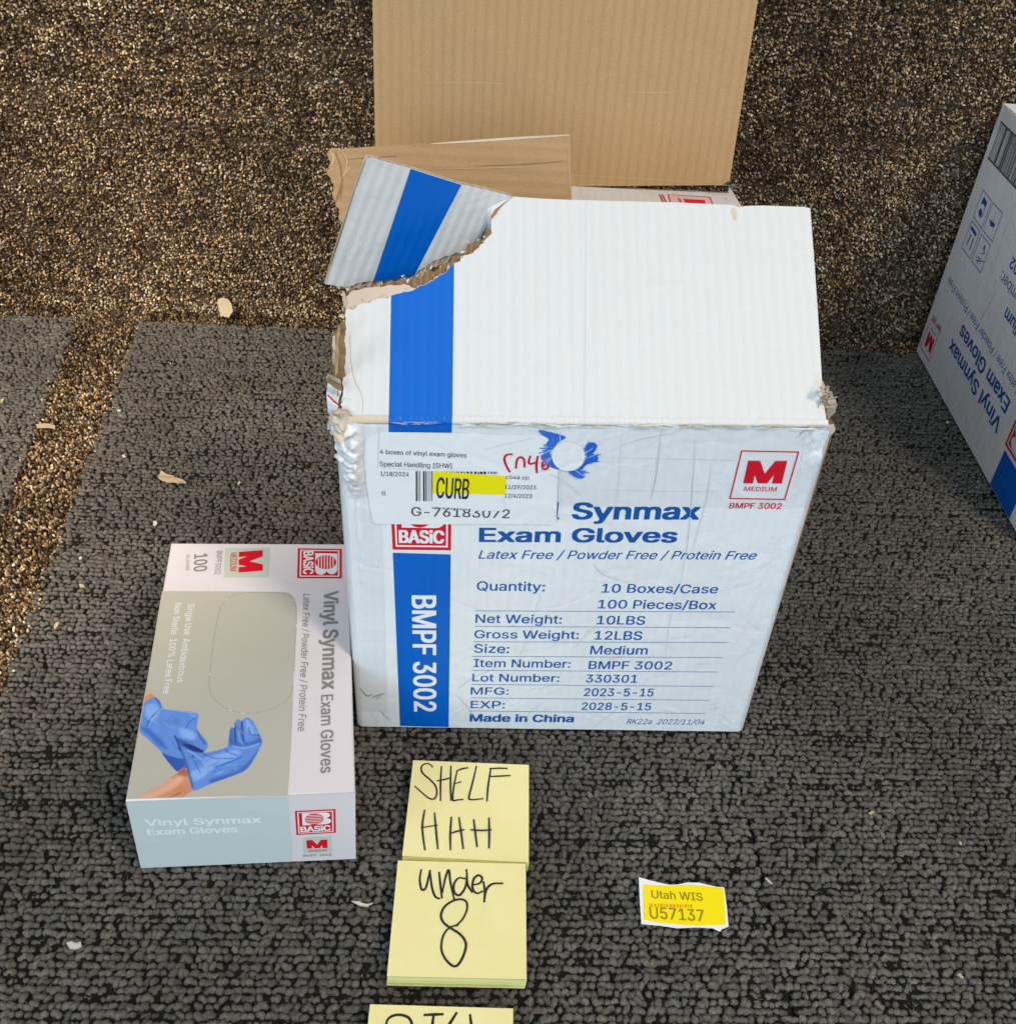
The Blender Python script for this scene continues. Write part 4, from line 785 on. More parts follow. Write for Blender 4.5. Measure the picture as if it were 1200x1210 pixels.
# scuffs, tape wrinkles and scratches seen on the board
def scr(pts, wd, mat, h=h2): fp.stroke(FF, [FF.px(p) for p in pts], wd, mat, h, taper=.8)
for pts_, wd, mt in [
  ([(781, 505), (775, 560), (768, 592)], .00035, 'grey_scuff'), ([(821, 521), (818, 570), (812, 640), (803, 690)], .0003, 'grey_scuff'),
  ([(735, 505), (731, 560), (727, 600)], .00025, 'pale_scuff'), 
  ([(540, 512), (600, 514), (640, 518)], .0003, 'pale_scuff'), ([(700, 540), (800, 542), (930, 545)], .0003, 'pale_scuff'),
  ([(690, 578), (780, 580), (850, 580)], .00025, 'pale_scuff'), ([(720, 534), (745, 522), (780, 514), (800, 512)], .0005, 'pale_scuff'),
  ([(590, 530), (610, 520), (635, 518), (660, 522)], .0004, 'pale_scuff'), 
  ([(700, 665), (712, 678), (735, 686)], .0006, 'pale_scuff'), ([(620, 760), (612, 780), (605, 800)], .0004, 'pale_scuff'),
  ([(676, 768), (690, 752), (705, 738)], .0004, 'pale_scuff'), ([(601, 741), (606, 739), (609, 741)], .0007, 'grey_scuff'),
  ([(846, 744), (851, 746)], .0008, 'pale_scuff'), ([(848, 749), (852, 748)], .0006, 'grey_scuff'), ([(840, 545), (836, 580), (826, 620), (815, 660)], .0004, 'pale_scuff'),
  ([(925, 620), (905, 680), (885, 730), (866, 768)], .0007, 'crease'),
  ([(930, 615), (940, 612), (950, 604)], .0006, 'crease'), ([(560, 850), (552, 835), (538, 820)], .0004, 'grey_scuff'),
  ([(540, 815), (560, 800), (590, 788)], .0004, 'grey_scuff'), ([(536, 846), (548, 838), (560, 832)], .0005, 'pale_scuff'),
  ([(439, 825), (447, 821), (455, 819)], .0014, 'grey_scuff'), ([(441, 822), (450, 824)], .0012, 'dark_scuff'), ([(444, 827), (452, 820)], .0008, 'dark_scuff'), ([(438, 842), (446, 852)], .0005, 'dark_scuff'),
  ([(448, 838), (455, 846), (462, 852)], .0004, 'dark_scuff'), ([(459, 834), (460, 850)], .0004, 'dark_scuff'),
  ([(425, 812), (433, 822), (440, 820)], .0007, 'dark_scuff'), ([(836, 834), (848, 830)], .0018, 'pale_scuff'), ([(840, 838), (850, 835)], .0014, 'grey_scuff'), ([(844, 831), (846, 840)], .0012, 'pale_scuff'),
  ([(860, 836), (868, 833)], .0007, 'grey_scuff'), ([(855, 846), (864, 856)], .0006, 'dark_scuff'), ([(848, 852), (860, 860)], .0005, 'dark_scuff'),
  ([(700, 640), (690, 660), (684, 690)], .0003, 'crease'), ([(640, 700), (630, 730), (626, 760)], .0003, 'pale_scuff'),
  ([(800, 700), (790, 740), (785, 790)], .0003, 'pale_scuff'), ([(446, 668), (447, 671)], .0005, 'dark_scuff'),
   ([(421, 660), (470, 662)], .0003, 'pale_scuff'),
  ([(428, 745), (470, 748)], .0003, 'pale_scuff'), ([(870, 800), (860, 830), (852, 850)], .0005, 'crease'),
  ([(700, 860), (720, 845), (735, 830)], .0004, 'pale_scuff'), ([(620, 850), (630, 838), (645, 828)], .0004, 'pale_scuff')]:
    scr(pts_, wd, mt)
# smudged corner top right
for k in range(26):
    x = 940+random.uniform(0, 36); y = 506+random.uniform(0, 26)*(1-(x-940)/60)
    scr([(x, y), (x+random.uniform(4, 12), y-random.uniform(1, 7))], random.uniform(.0006, .0016), random.choice(['grey_scuff', 'pale_scuff', 'pale_scuff', 'dark_scuff'] if k % 5 == 0 else ['grey_scuff', 'pale_scuff', 'pale_scuff']), h2+.00001*k)
part(fp, 'front_panel', carton)

# the other panels
def plain_panel(name, org, ex, ey, L, Hh, label=None):
    mb = MB(); fc = Face(org, ex, ey)
    q = [(0, 0), (L, 0), (L, Hh), (0, Hh)]
    mb.sheet(fc, q, 0, 'white'); mb.sheet(fc, q, -.004, 'kraft_dark')
    for i in range(4):
        a, b = q[i], q[(i+1) % 4]; mb.face([fc.P(a, -.004), fc.P(b, -.004), fc.P(b, 0), fc.P(a, 0)], 'kraft_dark')
    return part(mb, name, carton, label)
base = O+Z*.0004
plain_panel('side_panel', base+EX*(W+.0045)+EY*.0045, EY, Z, D-.005, H-.001)
plain_panel('side_panel', base-EX*.0045+EY*(D-.001), -EY, Z, D-.006, H-.018, 'side panel with its top edge torn away')
plain_panel('rear_panel', base+EX*(W+.008)+EY*D, -EX, Z, W+.0165, H)
mb = MB(); mb.sheet(Face(base+Z*.003, EX, EY), [(-.003, .005), (W+.003, .005), (W+.003, D-.005), (-.003, D-.005)], 0, 'kraft_dark'); part(mb, 'bottom_panel', carton)

# ---- front flap, leaning back
TILT = math.radians(54)
Phl, Phr = FF.P(TL), FF.P(TR)
HX = (Phr-Phl)/np.linalg.norm(Phr-Phl)
FL = Face(Phl+Z*.0004, HX, Z*math.cos(TILT)+EY*math.sin(TILT))
ff = MB()
tear = [(580, 271), (577, 281), (571, 287), (561, 297), (548, 304), (540, 309), (525, 323), (507, 333), (490, 341), (465, 348), (430, 359), (408, 366)]
left = [(408, 366), (406, 380), (407, 400), (404, 430), (405, 455), (403, 478), (404, 493)]
head = [(957, 246), (950, 244.3), (900, 242.6), (880, 243.2), (873, 245), (866, 242), (800, 239), (675, 236), (640, 234.5), (606, 232), (592, 246), (580, 260), (580, 271)]
right = [(976.5, 499), (972, 470), (968, 400), (963, 325), (957, 246)]
def LP(ps): return [FL.px(p) for p in ps]
out_top = LP([(404, 493)]) + LP(right) + LP(head)[1:] + ragged(LP(tear), .0010, seed=1)[1:] + ragged(LP(left), .0007, seed=2)[1:-1]
tear_in = [(580, 268), (573, 275), (564, 285), (551, 293), (536, 300), (521, 311), (506, 322), (490, 329), (470, 332), (440, 335), (418, 339), (407, 346)]
left_in = [(407, 346), (404, 380), (403, 420), (400, 450), (402, 478), (404, 493)]
out_in = LP([(404, 493)]) + LP(right) + LP(head)[1:] + ragged(LP(tear_in), .0024, seed=4)[1:] + ragged(LP(left_in), .0010, seed=5)[1:-1]
board(ff, FL, out_top, .0038, 'white', 'kraft', inner=out_in)
# stripe printed on the flap, ending at the tear
st = [p for p in ragged(LP(tear), .0010, seed=1)]
uL0, uR0 = FL.px((459.3, 492))[0], FL.px((534.3, 492.5))[0]
uL1, uR1 = FL.px((462, 347))[0], FL.px((536.3, 311))[0]
top_edge = [p for p in st if uL1 <= p[0] <= uR1]
vt = lambda u_: min(st, key=lambda p: abs(p[0]-u_))[1]
top_edge = [np.array((uR1, vt(uR1)))]+[p for p in top_edge if uL1+.0004 < p[0] < uR1-.0004]+[np.array((uL1, vt(uL1)))]
ff.sheet(FL, [(uL0, .0022), (uR0, .0022)]+[(p[0], p[1]-.0003) for p in top_edge], .00012, 'blue')
# peeled paper along the tear
ff.sheet(FL, ragged(LP([(408, 368), (430, 360), (465, 349), (492, 342), (478, 335), (440, 339), (416, 343), (409, 350), (408, 368)]), .0006, seed=8), -.00018, 'pulp')
for pts_, wd, mt in [([(692, 238), (692, 300), (691, 400), (690, 496)], .00035, 'pale_scuff'),
                     ([(413, 395), (415, 430), (420, 452), (428, 468), (428, 490)], .0006, 'pulp'), ([(404, 470), (416, 472)], .0004, 'grey_scuff'),
                     ([(866, 246), (867, 252), (869, 260)], .0030, 'tan'), ([(604, 234), (590, 248), (583, 262)], .0006, 'pale_scuff'),
                     ([(447, 399), (448, 400)], .0006, 'grey_scuff'),
                     ([(966, 360), (962, 362)], .0005, 'grey_scuff')]:
    ff.stroke(FL, [FL.px(p) for p in pts_], wd, mt, .0002, taper=.6)
# rolled, scuffed crease between panel and flap
def crease_strip(x0, x1, mat, wd, lift, seed):
    N = 60; V = []; F = []; UV = []
    for i in range(N+1):
        x = x0+(x1-x0)*i/N
        c = FF.P(FF.px((x, 497+(x-404)*5/574)))
        j = 1+.35*fbm(x*.02, seed, 0, 3)
        for k, (a, b) in enumerate(((0, -1), (.75, -.6), (1.0, 0), (.85, .7), (0.1, 1.25))):
            V.append(c+FF.n*(lift*a*j+.00005*a)+Z*(wd*b*j*.5)-FF.n*(max(b, 0)*wd*.35)); UV.append((x*.001, k*.001))
    for i in range(N):
        for k in range(4): F.append((5*i+k, 5*i+5+k, 5*i+6+k, 5*i+1+k))
    ff.mesh(V, F, mat, UV, smooth=True)
crease_strip(402, 459, 'tan', .0042, .0008, 1)
crease_strip(459, 534, 'blue', .0040, .0008, 2)
crease_strip(534, 978, 'white', .0040, .0008, 3)
for k in range(70):       # rubbed tan and grey flecks along the crease
    x = random.uniform(534, 972); wd_ = random.uniform(6, 34)
    c0 = FF.px((x, 497.6+(x-404)*5/574+random.uniform(-1.6, 2.2))); c1 = FF.px((x+wd_, 497.6+(x+wd_-404)*5/574+random.uniform(-1.6, 2.2)))
    ff.stroke(FF, [c0, (c0+c1)/2+np.array((0, random.uniform(-.0004, .0004))), c1], random.uniform(.0004, .0013), random.choice(['tan', 'tan', 'pulp', 'crease']), .0012+.00002*k, taper=.9)
for k in range(24):       # pale scratches across the stripe
    x = random.uniform(461, 520); c0 = FF.px((x, 498+random.uniform(-2.5, 2.5))); c1 = FF.px((x+random.uniform(5, 16), 498+random.uniform(-2.5, 2.5)))
    ff.stroke(FF, [c0, (c0+c1)/2, c1], random.uniform(.0003, .0007), random.choice(['marker_pale', 'tan', 'marker_pale']), .0012+.00002*k, taper=.9)
rt = random.Random(4)
for k in range(150):
    q = rt.choice(st if k % 2 else out_in[len(LP([(404, 493)]))+len(right)+len(head)-2:])
    L_ = rt.uniform(.0008, .0032); an = rt.uniform(.2, 2.9); hh = rt.choice((.0001, -.0009, -.0030, -.0036))
    q1 = np.array(q)+np.array((math.cos(an), math.sin(an)))*L_; wq = np.array((-math.sin(an), math.cos(an)))*rt.uniform(.0002, .0008)
    ff.face([FL.P(q-wq, hh), FL.P(np.array(q)+wq, hh), FL.P(q1+wq*.5, hh+rt.uniform(-.0004, .0012)), FL.P(q1-wq*.3, hh+rt.uniform(-.0004, .0012))], rt.choice(['pulp', 'tan', 'white', 'kraft', 'kraft_dark']))
front_flap = part(ff, 'front_flap', carton, 'front flap with its left corner torn open and folded over')

# torn corner of that flap, bent up and over
Bv = FL.px((606, 232)); wv = np.array([0.96217626, 0.55496199, -0.17614793])
th = np.linalg.norm(wv); kx, ky, kz = wv/th; K = np.array([[0, -kz, ky], [kz, 0, -kx], [-ky, kx, 0]])
Rm = np.eye(3)+math.sin(th)*K+(1-math.cos(th))*K @ K
Fb = np.array([FL.ex, FL.ey, FL.n])
PC = Face(FL.P(Bv), Fb.T @ Rm[:, 0], Fb.T @ Rm[:, 1])
tc_ = MB()
def PP(ps): return [PC.px(p) for p in ps]
low = [(386, 335), (398, 338), (412, 338), (428, 334), (440, 332), (455, 331), (470, 328), (490, 325), (500, 317), (515, 307), (530, 302), (545, 298), (560, 288), (569, 278), (575, 268)]
lowr = ragged(PP(low), .0009, seed=11)
rest = PP([(575, 262), (573, 254), (575, 246), (588, 239), (606, 232), (575, 224), (545, 217.5), (515, 208), (485, 198.5), (455, 190.5), (440, 186), (434, 187), (421, 222), (408, 262), (396, 300)])
low_in = [(387, 335), (400, 342), (412, 344), (428, 342), (440, 341), (455, 340), (470, 337), (488, 335), (502, 327), (516, 318), (530, 310), (546, 304), (560, 296), (571, 284), (577, 272)]
low_inr = ragged(PP(low_in), .0020, seed=12)
board(tc_, PC, lowr+rest, .0036, 'white', 'kraft', pitch=.0060, inner=low_inr+rest, edge='tan')
sL = [p for p in lowr]
xl, xr = PC.px((441, 331)), PC.px((489.5, 325))
mid = [p for p in sL if xl[0]+.0004 < p[0] < xr[0]-.0004]
tc_.sheet(PC, [xl]+mid+[xr]+PP([(545, 218.2), (485, 199.2)]), .00012, 'blue')
ra = PP([(577, 272), (575, 262), (573, 254), (575, 246), (588, 239), (606, 232)]); rb = LP([(580, 272), (580, 262), (580, 256), (584, 248), (593, 241), (606, 232)])
V = [PC.P(p, .0002) for p in ra]+[FL.P(p, .0002) for p in rb]; n_ = len(ra)
tc_.mesh(V, [(i, n_+i, n_+i+1, i+1) for i in range(n_-1)], 'white', [(v_[0], v_[2]) for v_ in V])
for pts_, wd in (([(440, 190), (452, 193), (446, 200)], .0004), ([(398, 318), (404, 300), (410, 280)], .0004), ([(575, 250), (568, 262), (560, 270)], .0005)):
    tc_.stroke(PC, PP(pts_), wd, 'pale_scuff', .0002, taper=.8)
tco = part(tc_, 'torn_corner', carton, 'torn flap corner carrying a piece of blue stripe')
tco.parent = front_flap

# ---- rear flap: tall brown inner face, upright
t8 = math.radians(7)
FR = Face(base+EY*(D-.004)+Z*H, EX, Z*math.cos(t8)+EY*math.sin(t8))
rf = MB()
a, b, c, d = FR.px((444, 222)), FR.px((861, 219)), FR.px((895, 0)), FR.px((440, 0))
ext = lambda p, q, v_: tuple(np.array(p)+(np.array(q)-np.array(p))*(v_-p[1])/(q[1]-p[1]))
board(rf, FR, [tuple(a), (b[0]-.006, b[1]), (b[0], b[1]+.004), ext(b, c, .176), ext(a, d, .176)], .0038, 'kraft', 'white')
for pts_, wd in (([(740, 108), (775, 109), (810, 108)], .0006), ([(500, 98), (560, 97), (600, 99)], .0005), ([(560, 60), (640, 62)], .0004), ([(700, 150), (760, 152)], .0003), ([(640, 205), (760, 211), (850, 216)], .0004)):
    rf.stroke(FR, [FR.px(p) for p in pts_], wd, 'kraft_pale', .0002, taper=.8)
part(rf, 'rear_flap', carton, 'tall brown rear flap standing upright')

# ---- right flap folded flat under the others
FT = Face(base+Z*(H+.0006), EX, EY)
sf = MB()
pA, pB = FT.px((861, 219)), FT.px((876, 244))
board(sf, FT, [(.137, .012), (pB[0]+.001, .10), tuple(pB), tuple(pA), (pA[0]-.004, D-.004), (.137, D-.004)], .0036, 'white', 'kraft', flutes=False)
for a, b in (((789.5, 230), (838, 232.8)), ((838, 232.8), (844, 246)), ((789.2, 230), (793, 245))): sf.stroke(FT, FT.pts(a, b), .0012, 'pale_red', .0002, smooth=False)
sf.sheet(FT, FT.pts((790, 231), (838, 233.6), (844, 246), (793, 245)), .0001, flat('faded_pink_print', (.70, .47, .44)))
sf.sheet(FT, FT.pts((807, 235), (832, 236.6), (836, 246), (812, 245)), .00025, 'red')
sf.sheet(FT, FT.pts((800, 234), (803, 234.3), (806, 240), (803, 239.5)), .00025, 'pale_red')
for x in (779, 782.2): sf.stroke(FT, FT.pts((x, 230), (x+4.5, 239)), .0016, 'pale_red', .0002, smooth=False)
for pts_, wd, mt in [([(700, 218), (735, 221), (765, 224)], .001, 'pulp'), ([(752, 224), (770, 226)], .0012, 'tan'), ([(690, 224), (740, 229)], .0006, 'pale_scuff'), ([(685, 221), (690, 236)], .0006, 'tan'),
                     ([(855, 234), (860, 238)], .001, 'grey_scuff'), ([(845, 232), (862, 236)], .0006, 'tan'), ([(800, 224), (840, 228), (866, 232)], .0008, 'pale_scuff'), ([(848, 226), (868, 230)], .0006, 'grey_scuff')]:
    sf.stroke(FT, FT.pts(*pts_), wd, mt, .0003, taper=.7)
for k in range(9):       # frayed tape standing along the fold
    p0_ = FT.P(FT.px((846+k*1.9, 220.5)), .001); q0 = p0_+np.array((random.uniform(.004, .012), -random.uniform(.002, .01), random.uniform(.002, .006)))
    sf.face([p0_, p0_+np.array((.0016, 0, 0)), q0+np.array((.0006, 0, .0002)), q0], 'crease')
part(sf, 'side_flap', carton, 'white printed side flap folded flat')

# ---- left flap: torn off its fold, standing up with brown inside showing
FB = Face(base+EY*.165+Z*(H+.002), EX, Z*math.cos(math.radians(35))+EY*math.sin(math.radians(35)))
bf = MB()
topl = [(673, 158.5), (668, 158.3), (620, 161.5), (560, 165.5), (500, 169.5), (445, 172.5), (405, 175.5), (392, 174)]
leftl = [(392, 174), (386.5, 181), (390, 193), (388, 206), (394, 220), (392, 232), (398, 246), (402, 262)]
bot = [(v_[0], max(v_[1], .004)) for v_ in (FB.px((402, 262)), FB.px((676, 262)))]
rgt = [FB.px((675, 236)), FB.px((674, 200))]
ol = [bot[0], (bot[1][0], bot[1][1])]+rgt+[FB.px(p) for p in topl[:-1]]+ragged([FB.px(p) for p in leftl], .0011, seed=15)[:-1]
ol_in = [(p[0]+(.002 if p[0] < 0 else 0), p[1]) for p in ol]
board(bf, FB, ol, .0036, 'kraft_side', 'white', inner=ol_in, axis=1)
bf.stroke(FB, [FB.px(p) for p in [(673, 159.6), (620, 162.6), (560, 166.6), (510, 169.8)]], .0016, 'tan', .0003, taper=.7)  # sunlit highlight of the cut top edge, painted on as pale strokes
bf.stroke(FB, [FB.px(p) for p in [(673, 159.2), (640, 161.1), (600, 163.6)]], .0005, 'pulp', .0004, taper=.7)
for pts_, wd, mt in [([(396, 178), (402, 196), (404, 214), (402, 236)], .0010, 'kraft_dark'), ([(404, 178), (410, 190), (407, 206)], .0009, 'kraft_pale'), ([(400, 214), (408, 204), (414, 196)], .0010, 'kraft_pale'),
                     ([(410, 188), (440, 186), (470, 184)], .0005, 'kraft_dark'), ([(396, 240), (401, 226), (404, 214)], .0012, 'kraft_dark'), ([(390, 178), (394, 186), (392, 196)], .0014, 'kraft_pale'),
                     ([(673, 160), (672.5, 196), (673.5, 232)], .0006, 'kraft_pale'), ([(560, 196), (620, 194), (668, 190)], .0005, 'kraft_dark'), ([(500, 200), (560, 199), (640, 197)], .0004, 'kraft_pale')]:
    bf.stroke(FB, [FB.px(p) for p in pts_], wd, mt, .00045, taper=.7)
part(bf, 'side_flap', carton, 'brown side flap torn from its fold and standing up')

# ---- torn shreds and crushed corners
def shred(mb, pts, depth, mat, back, seed, curl=0.004):
    """a curled scrap of liner; pts are outline points on a plane set back from the front by depth"""
    fc = Face(FF.o+EY*depth, EX, Z)
    P = ragged([fc.px(p) for p in pts+[pts[0]]], .0006, seed=seed)[:-1]
    f1 = lambda uv, h: fc.P(uv, h+curl*fbm(uv[0], uv[1], seed, 60, 2))
    mb.sheet(fc, P, 0, mat, fn=f1); mb.sheet(fc, P, -.0007, back, fn=f1)
    N = len(P); V = []
    for p in P: V += [f1(p, 0), f1(p, -.0007)]
    mb.mesh(V, [(2*k, 2*k+1, (2*k+3) % (2*N), (2*k+2) % (2*N)) for k in range(N)], back, [(0, 0)]*len(V), smooth=False)
sh = MB()
shred(sh, [(404, 347), (406, 346), (411, 361), (409, 368), (405, 360)], .030, 'pulp', 'kraft_dark', 1)
shred(sh, [(406, 381), (398, 387), (393, 397), (392, 407), (394, 416), (392, 433), (396, 448), (402, 451), (408, 446), (408, 380)], .022, 'kraft_dark', 'kraft', 2)
shred(sh, [(399, 386), (402, 390), (399, 405), (401, 420), (399, 440), (396, 446), (395, 420), (397, 400)], .016, 'kraft', 'pulp', 3)
shred(sh, [(393, 396), (396, 396), (396, 420), (395, 433), (393, 431), (394, 415)], .014, 'pulp', 'kraft', 4)
shred(sh, [(384, 449), (387, 442), (402, 452), (403, 462), (401, 472), (398, 486), (389, 492), (387, 472)], .012, 'white', 'kraft_dark', 5)
shred(sh, [(386, 450), (388, 444), (403, 454), (403, 461), (394, 455)], .0105, 'kraft_dark', 'kraft_dark', 6, curl=.002)
fcs = Face(FF.o+EY*.0085, EX, Z)
sh.stroke(fcs, [fcs.px(p) for p in [(388, 466), (395, 473), (400, 477)]], .0011, 'red', .001, taper=.4)
shred(sh, [(389, 490), (400, 482), (410, 484), (420, 492), (408, 502), (396, 508), (386, 508), (388, 499)], .002, 'tan', 'kraft', 7)
part(sh, 'torn_liner', carton, 'ragged brown and white paper shreds at the torn left edge')

def crush(mb, quad, nu_, nv_, amp, seed, mat, fall, off=.001):
    """crushed, puckered board over part of the front: quad = bl, br, tr, tl photo points"""
    q = [FF.px(p) for p in quad]; V = []; F = []; UV = []
    for j in range(nv_+1):
        for i in range(nu_+1):
            s_, t_ = i/nu_, j/nv_
            p = lerp4(q, s_, t_); e = fall(s_, t_)
            j1 = fbm(p[0], p[1], seed, 75, 4); j2 = abs(fbm(p[0], p[1], seed+4, 130, 3))
            edge = 1 if s_ < .02 else 0
            p2 = p+np.array((-.0022*(1-s_)**3*abs(fbm(p[1], seed*.01, 2, 120, 3))*2*e+.0010*j1*e, .0008*j1*e))
            V.append(FF.P(p2, off+amp*e*(.55+.8*j1+.9*j2)-.006*(1-s_)**4*e)); UV.append((p[0], p[1]))
    for j in range(nv_):
        for i in range(nu_):
            a_ = j*(nu_+1)+i; F.append((a_, a_+1, a_+nu_+2, a_+nu_+1))
    mb.mesh(V, F, mat, UV, smooth=True)
cr = MB()
sm_ = lambda x: max(0, min(1, x))**2*(3-2*max(0, min(1, x)))
crush(cr, [(411, 590), (434, 586), (430, 497), (390, 497)], 40, 80, .0042, 3, 'crumple', lambda s_, t_: sm_((1-s_)*2.2)*sm_(t_*3.0+.05)*(.45+.55*sm_((1-t_)*5)), off=.0002)
crush(cr, [(429, 760), (437, 760), (430, 588), (411, 590)], 14, 90, .0011, 9, 'white_front', lambda s_, t_: sm_((1-s_)*2)*sm_(s_*4+.1)*(.15+.85*t_), off=.0001)
crush(cr, [(393, 514), (412, 514), (410, 488), (391, 490)], 24, 28, .0040, 5, 'tan', lambda s_, t_: sm_((1-s_)*2.5), off=.0009)
part(cr, 'crushed_corner', carton, 'crumpled taped corner at upper left')
cr = MB()
crush(cr, [(944, 560), (964.5, 556), (979.5, 506.5), (952, 505.5)], 14, 20, .0014, 14, 'white_front', lambda s_, t_: sm_(s_*2)*sm_(t_*2), off=.0002)

part(cr, 'crushed_corner', carton, 'scuffed taped corner at upper right')
# frayed tuft at the upper right corner
ft = MB()
for k in range(60):
    a_ = FF.P(FF.px((977+random.uniform(0, 6), 470+random.uniform(0, 22))), -.006-random.uniform(0, .006))
    dv_ = np.array((random.uniform(-.003, .005), random.uniform(-.004, .004), random.uniform(-.003, .005)))
    s_ = np.cross(dv_, (0, 1, 0.2)); s_ = s_/(np.linalg.norm(s_)+1e-9)*random.uniform(.0004, .0011)
    ft.face([a_-s_, a_+s_, a_+dv_+s_*.6, a_+dv_-s_*.6], random.choice(['tan', 'pulp', 'kraft', 'kraft_dark']))
shred(ft, [(974, 500), (985, 500), (986, 506), (981, 513), (975, 507)], .004, 'tan', 'pulp', 21, curl=.002)
shred(ft, [(977, 470), (984, 468), (988, 476), (986, 488), (980, 496), (976, 490)], .010, 'pulp', 'kraft', 22, curl=.004)
part(ft, 'frayed_edge', carton)

# ---- clear tape over the top of the front
tp = MB()
tp.sheet(FF, FF.pts((422, 596), (962, 600), (979, 506), (403, 503)), .0005, 'tape')
tp.sheet(FF, FF.pts((426, 840), (458, 842), (452, 600), (414, 600)), .00046, 'tape')
part(tp, 'packing_tape', carton)

# ---- address label and the tag stuck on it
lb = MB()
LF = Face(FF.P((0, 0), .00062), FF.ex, FF.ey)
lab = LF.pts((440, 617), (446, 619.3), (652, 620), (657, 616), (658.5, 560), (660, 519), (654, 515), (540, 511.5), (452, 510.5), (440, 514), (432, 522), (430, 540), (434, 580))
lb.sheet(LF, lab, 0, 'label')
def lt(s_, a, b, t_, mat='grey_ink', **kw): T(lb, LF, s_, a, b, (a[0], t_), mat, .00012, **{'bold': .014, **kw})
lt('4 boxes of vinyl exam gloves', (448.7, 536), (551, 540.5), 530.6)
lt('Special Handling [SHW]', (448.7, 550.7), (533.5, 553.2), 545)
lt('1/18/2024', (449.5, 562), (483, 562.9), 556.8)
lt('SI', (450.7, 585), (455.5, 585.2), 580.5)
lt('c046 cjc', (597.5, 565.7), (625.5, 566.6), 561.5); lt('11/29/2023', (596, 577.5), (633, 578.2), 572.8); lt('12/4/2023', (595.7, 587.7), (628, 588.6), 583)
lt('G-76183072', (486, 609.4), (601.5, 612.2), 599, bold=.02)
x = 491.2
for wd, gap in ((1.9, .9), (.8, 1.2), (.8, 3.0), (2.0, .9), (1.4, 1.6), (.8, 1.6), (.7, 1.2), (1.0, 1)):
    if x > 511.5: break
    a = LF.pts((x, 592), (x+wd, 592), (x+wd-.2, 556.6), (x-.2, 556.5)); lb.sheet(LF, a, .00012, 'black'); x += wd+gap
x = 513
while x < 588:
    wd = random.uniform(.8, 3.2); lb.sheet(LF, LF.pts((x, 560), (x+wd, 560.1), (x+wd, 557.2), (x, 557)), .00012, 'black'); x += wd+random.uniform(.6, 2.2)
def lk(pts_, wd, mat, h=.0002): lb.stroke(LF, LF.pts(*pts_), wd, mat, h, taper=.2)
# handwritten red code
Zm = lambda ps: [(400+p[0]*.25, 480+p[1]*.25) for p in ps]
for pp in ([(818, 226), (792, 230), (783, 250), (793, 282), (808, 308)], [(838, 290), (842, 255), (858, 240), (876, 252), (878, 285)], [(905, 236), (898, 262), (908, 272), (936, 262)], [(940, 238), (934, 275), (936, 312)], [(984, 244), (966, 262), (962, 286), (976, 298), (990, 286), (984, 272), (968, 278)]):
    lk(Zm(pp), .0014, 'marker_red')
# blue marker dabbed around a round blank
for i, poly in enumerate(([(945, 112), (1000, 122), (1072, 145), (1040, 168), (1018, 195), (998, 192), (980, 178), (992, 155), (965, 138)], [(985, 220), (1004, 232), (1014, 262), (1042, 298), (1004, 288), (968, 262), (954, 240), (968, 224)],
             [(1086, 304), (1128, 300), (1148, 308), (1160, 336), (1132, 340), (1098, 322)], [(1172, 184), (1198, 170), (1222, 186), (1208, 215), (1200, 222), (1226, 240), (1216, 262), (1190, 266), (1164, 282), (1146, 300), (1132, 296), (1160, 264), (1174, 232)])):
    P_ = smoothp(LF.pts(*Zm(poly)), 3); lb.sheet(LF, P_ if area2([tuple(p) for p in P_]) > 0 else P_[::-1], .00014+.00002*i, 'marker_blue')
rm = random.Random(9)
for k in range(46):      # dry streaks dragged off the dabs
    an = rm.choice((2.55, 2.85, 3.35, 5.0, 5.25, 5.9, 0.35, 0.05, 6.1)); an += rm.uniform(-.16, .16); r0 = rm.uniform(80, 100); r1 = r0+rm.uniform(18, 58)
    lk(Zm([(1085+r0*math.cos(an), 235-r0*.86*math.sin(an)), (1085+(r0+r1)/2*math.cos(an+.12), 235-(r0+r1)/2*.86*math.sin(an+.12)), (1085+r1*math.cos(an+.2), 235-r1*.86*math.sin(an+.2))]), rm.uniform(.0003, .0010), rm.choice(['marker_blue', 'marker_blue', 'marker_pale']), .0002+.000002*k)
for pp in ([(1045, 110), (1048, 200), (1050, 300), (1046, 380), (1040, 470), (1030, 545)], [(1000, 320), (1060, 350), (1120, 400), (1150, 420)], [(690, 205), (760, 185), (850, 165), (920, 148)], [(200, 290), (320, 296), (420, 300)], [(190, 100), (188, 200), (186, 290)]): lk(Zm(pp), .0004, 'pale_scuff')
lb.sheet(LF, LF.pts(*[(671.3+19.5*math.cos(k*math.pi/16), 538.8-17.5*math.sin(k*math.pi/16)) for k in range(32)]), .00028, 'white_front')
label_o = part(lb, 'address_label', carton, 'white shipping label with printed lines, a barcode stub and handwriting')
tg = MB(); TF = Face(LF.P((0, 0), .0004), FF.ex, FF.ey)
tg.sheet(TF, TF.pts((510.5, 600), (560, 603.5), (594, 604), (596.3, 586), (597.6, 562.5), (511.4, 556.5)), 0, 'label')
tg.sheet(TF, TF.pts((511, 583), (553, 583.5), (596.4, 584.5), (597.6, 562.5), (511.4, 556.5)), .0001, 'yellow_tag')
T(tg, TF, 'CURB', (515.3, 588), (553, 589.6), (515.3, 563.7), 'black', .0002, bold=.012)
x = 511
while x < 556:
    wd = random.uniform(.8, 2.4); tg.sheet(TF, TF.pts((x, 600.6+(x-511)*.05), (x+wd, 600.7+(x-511)*.05), (x+wd, 599+(x-511)*.05), (x, 599+(x-511)*.05)), .0001, 'grey_ink'); x += wd+random.uniform(.5, 2)
tgo = part(tg, 'highlight_tag', carton, 'yellow topped tag reading CURB'); tgo.parent = label_o

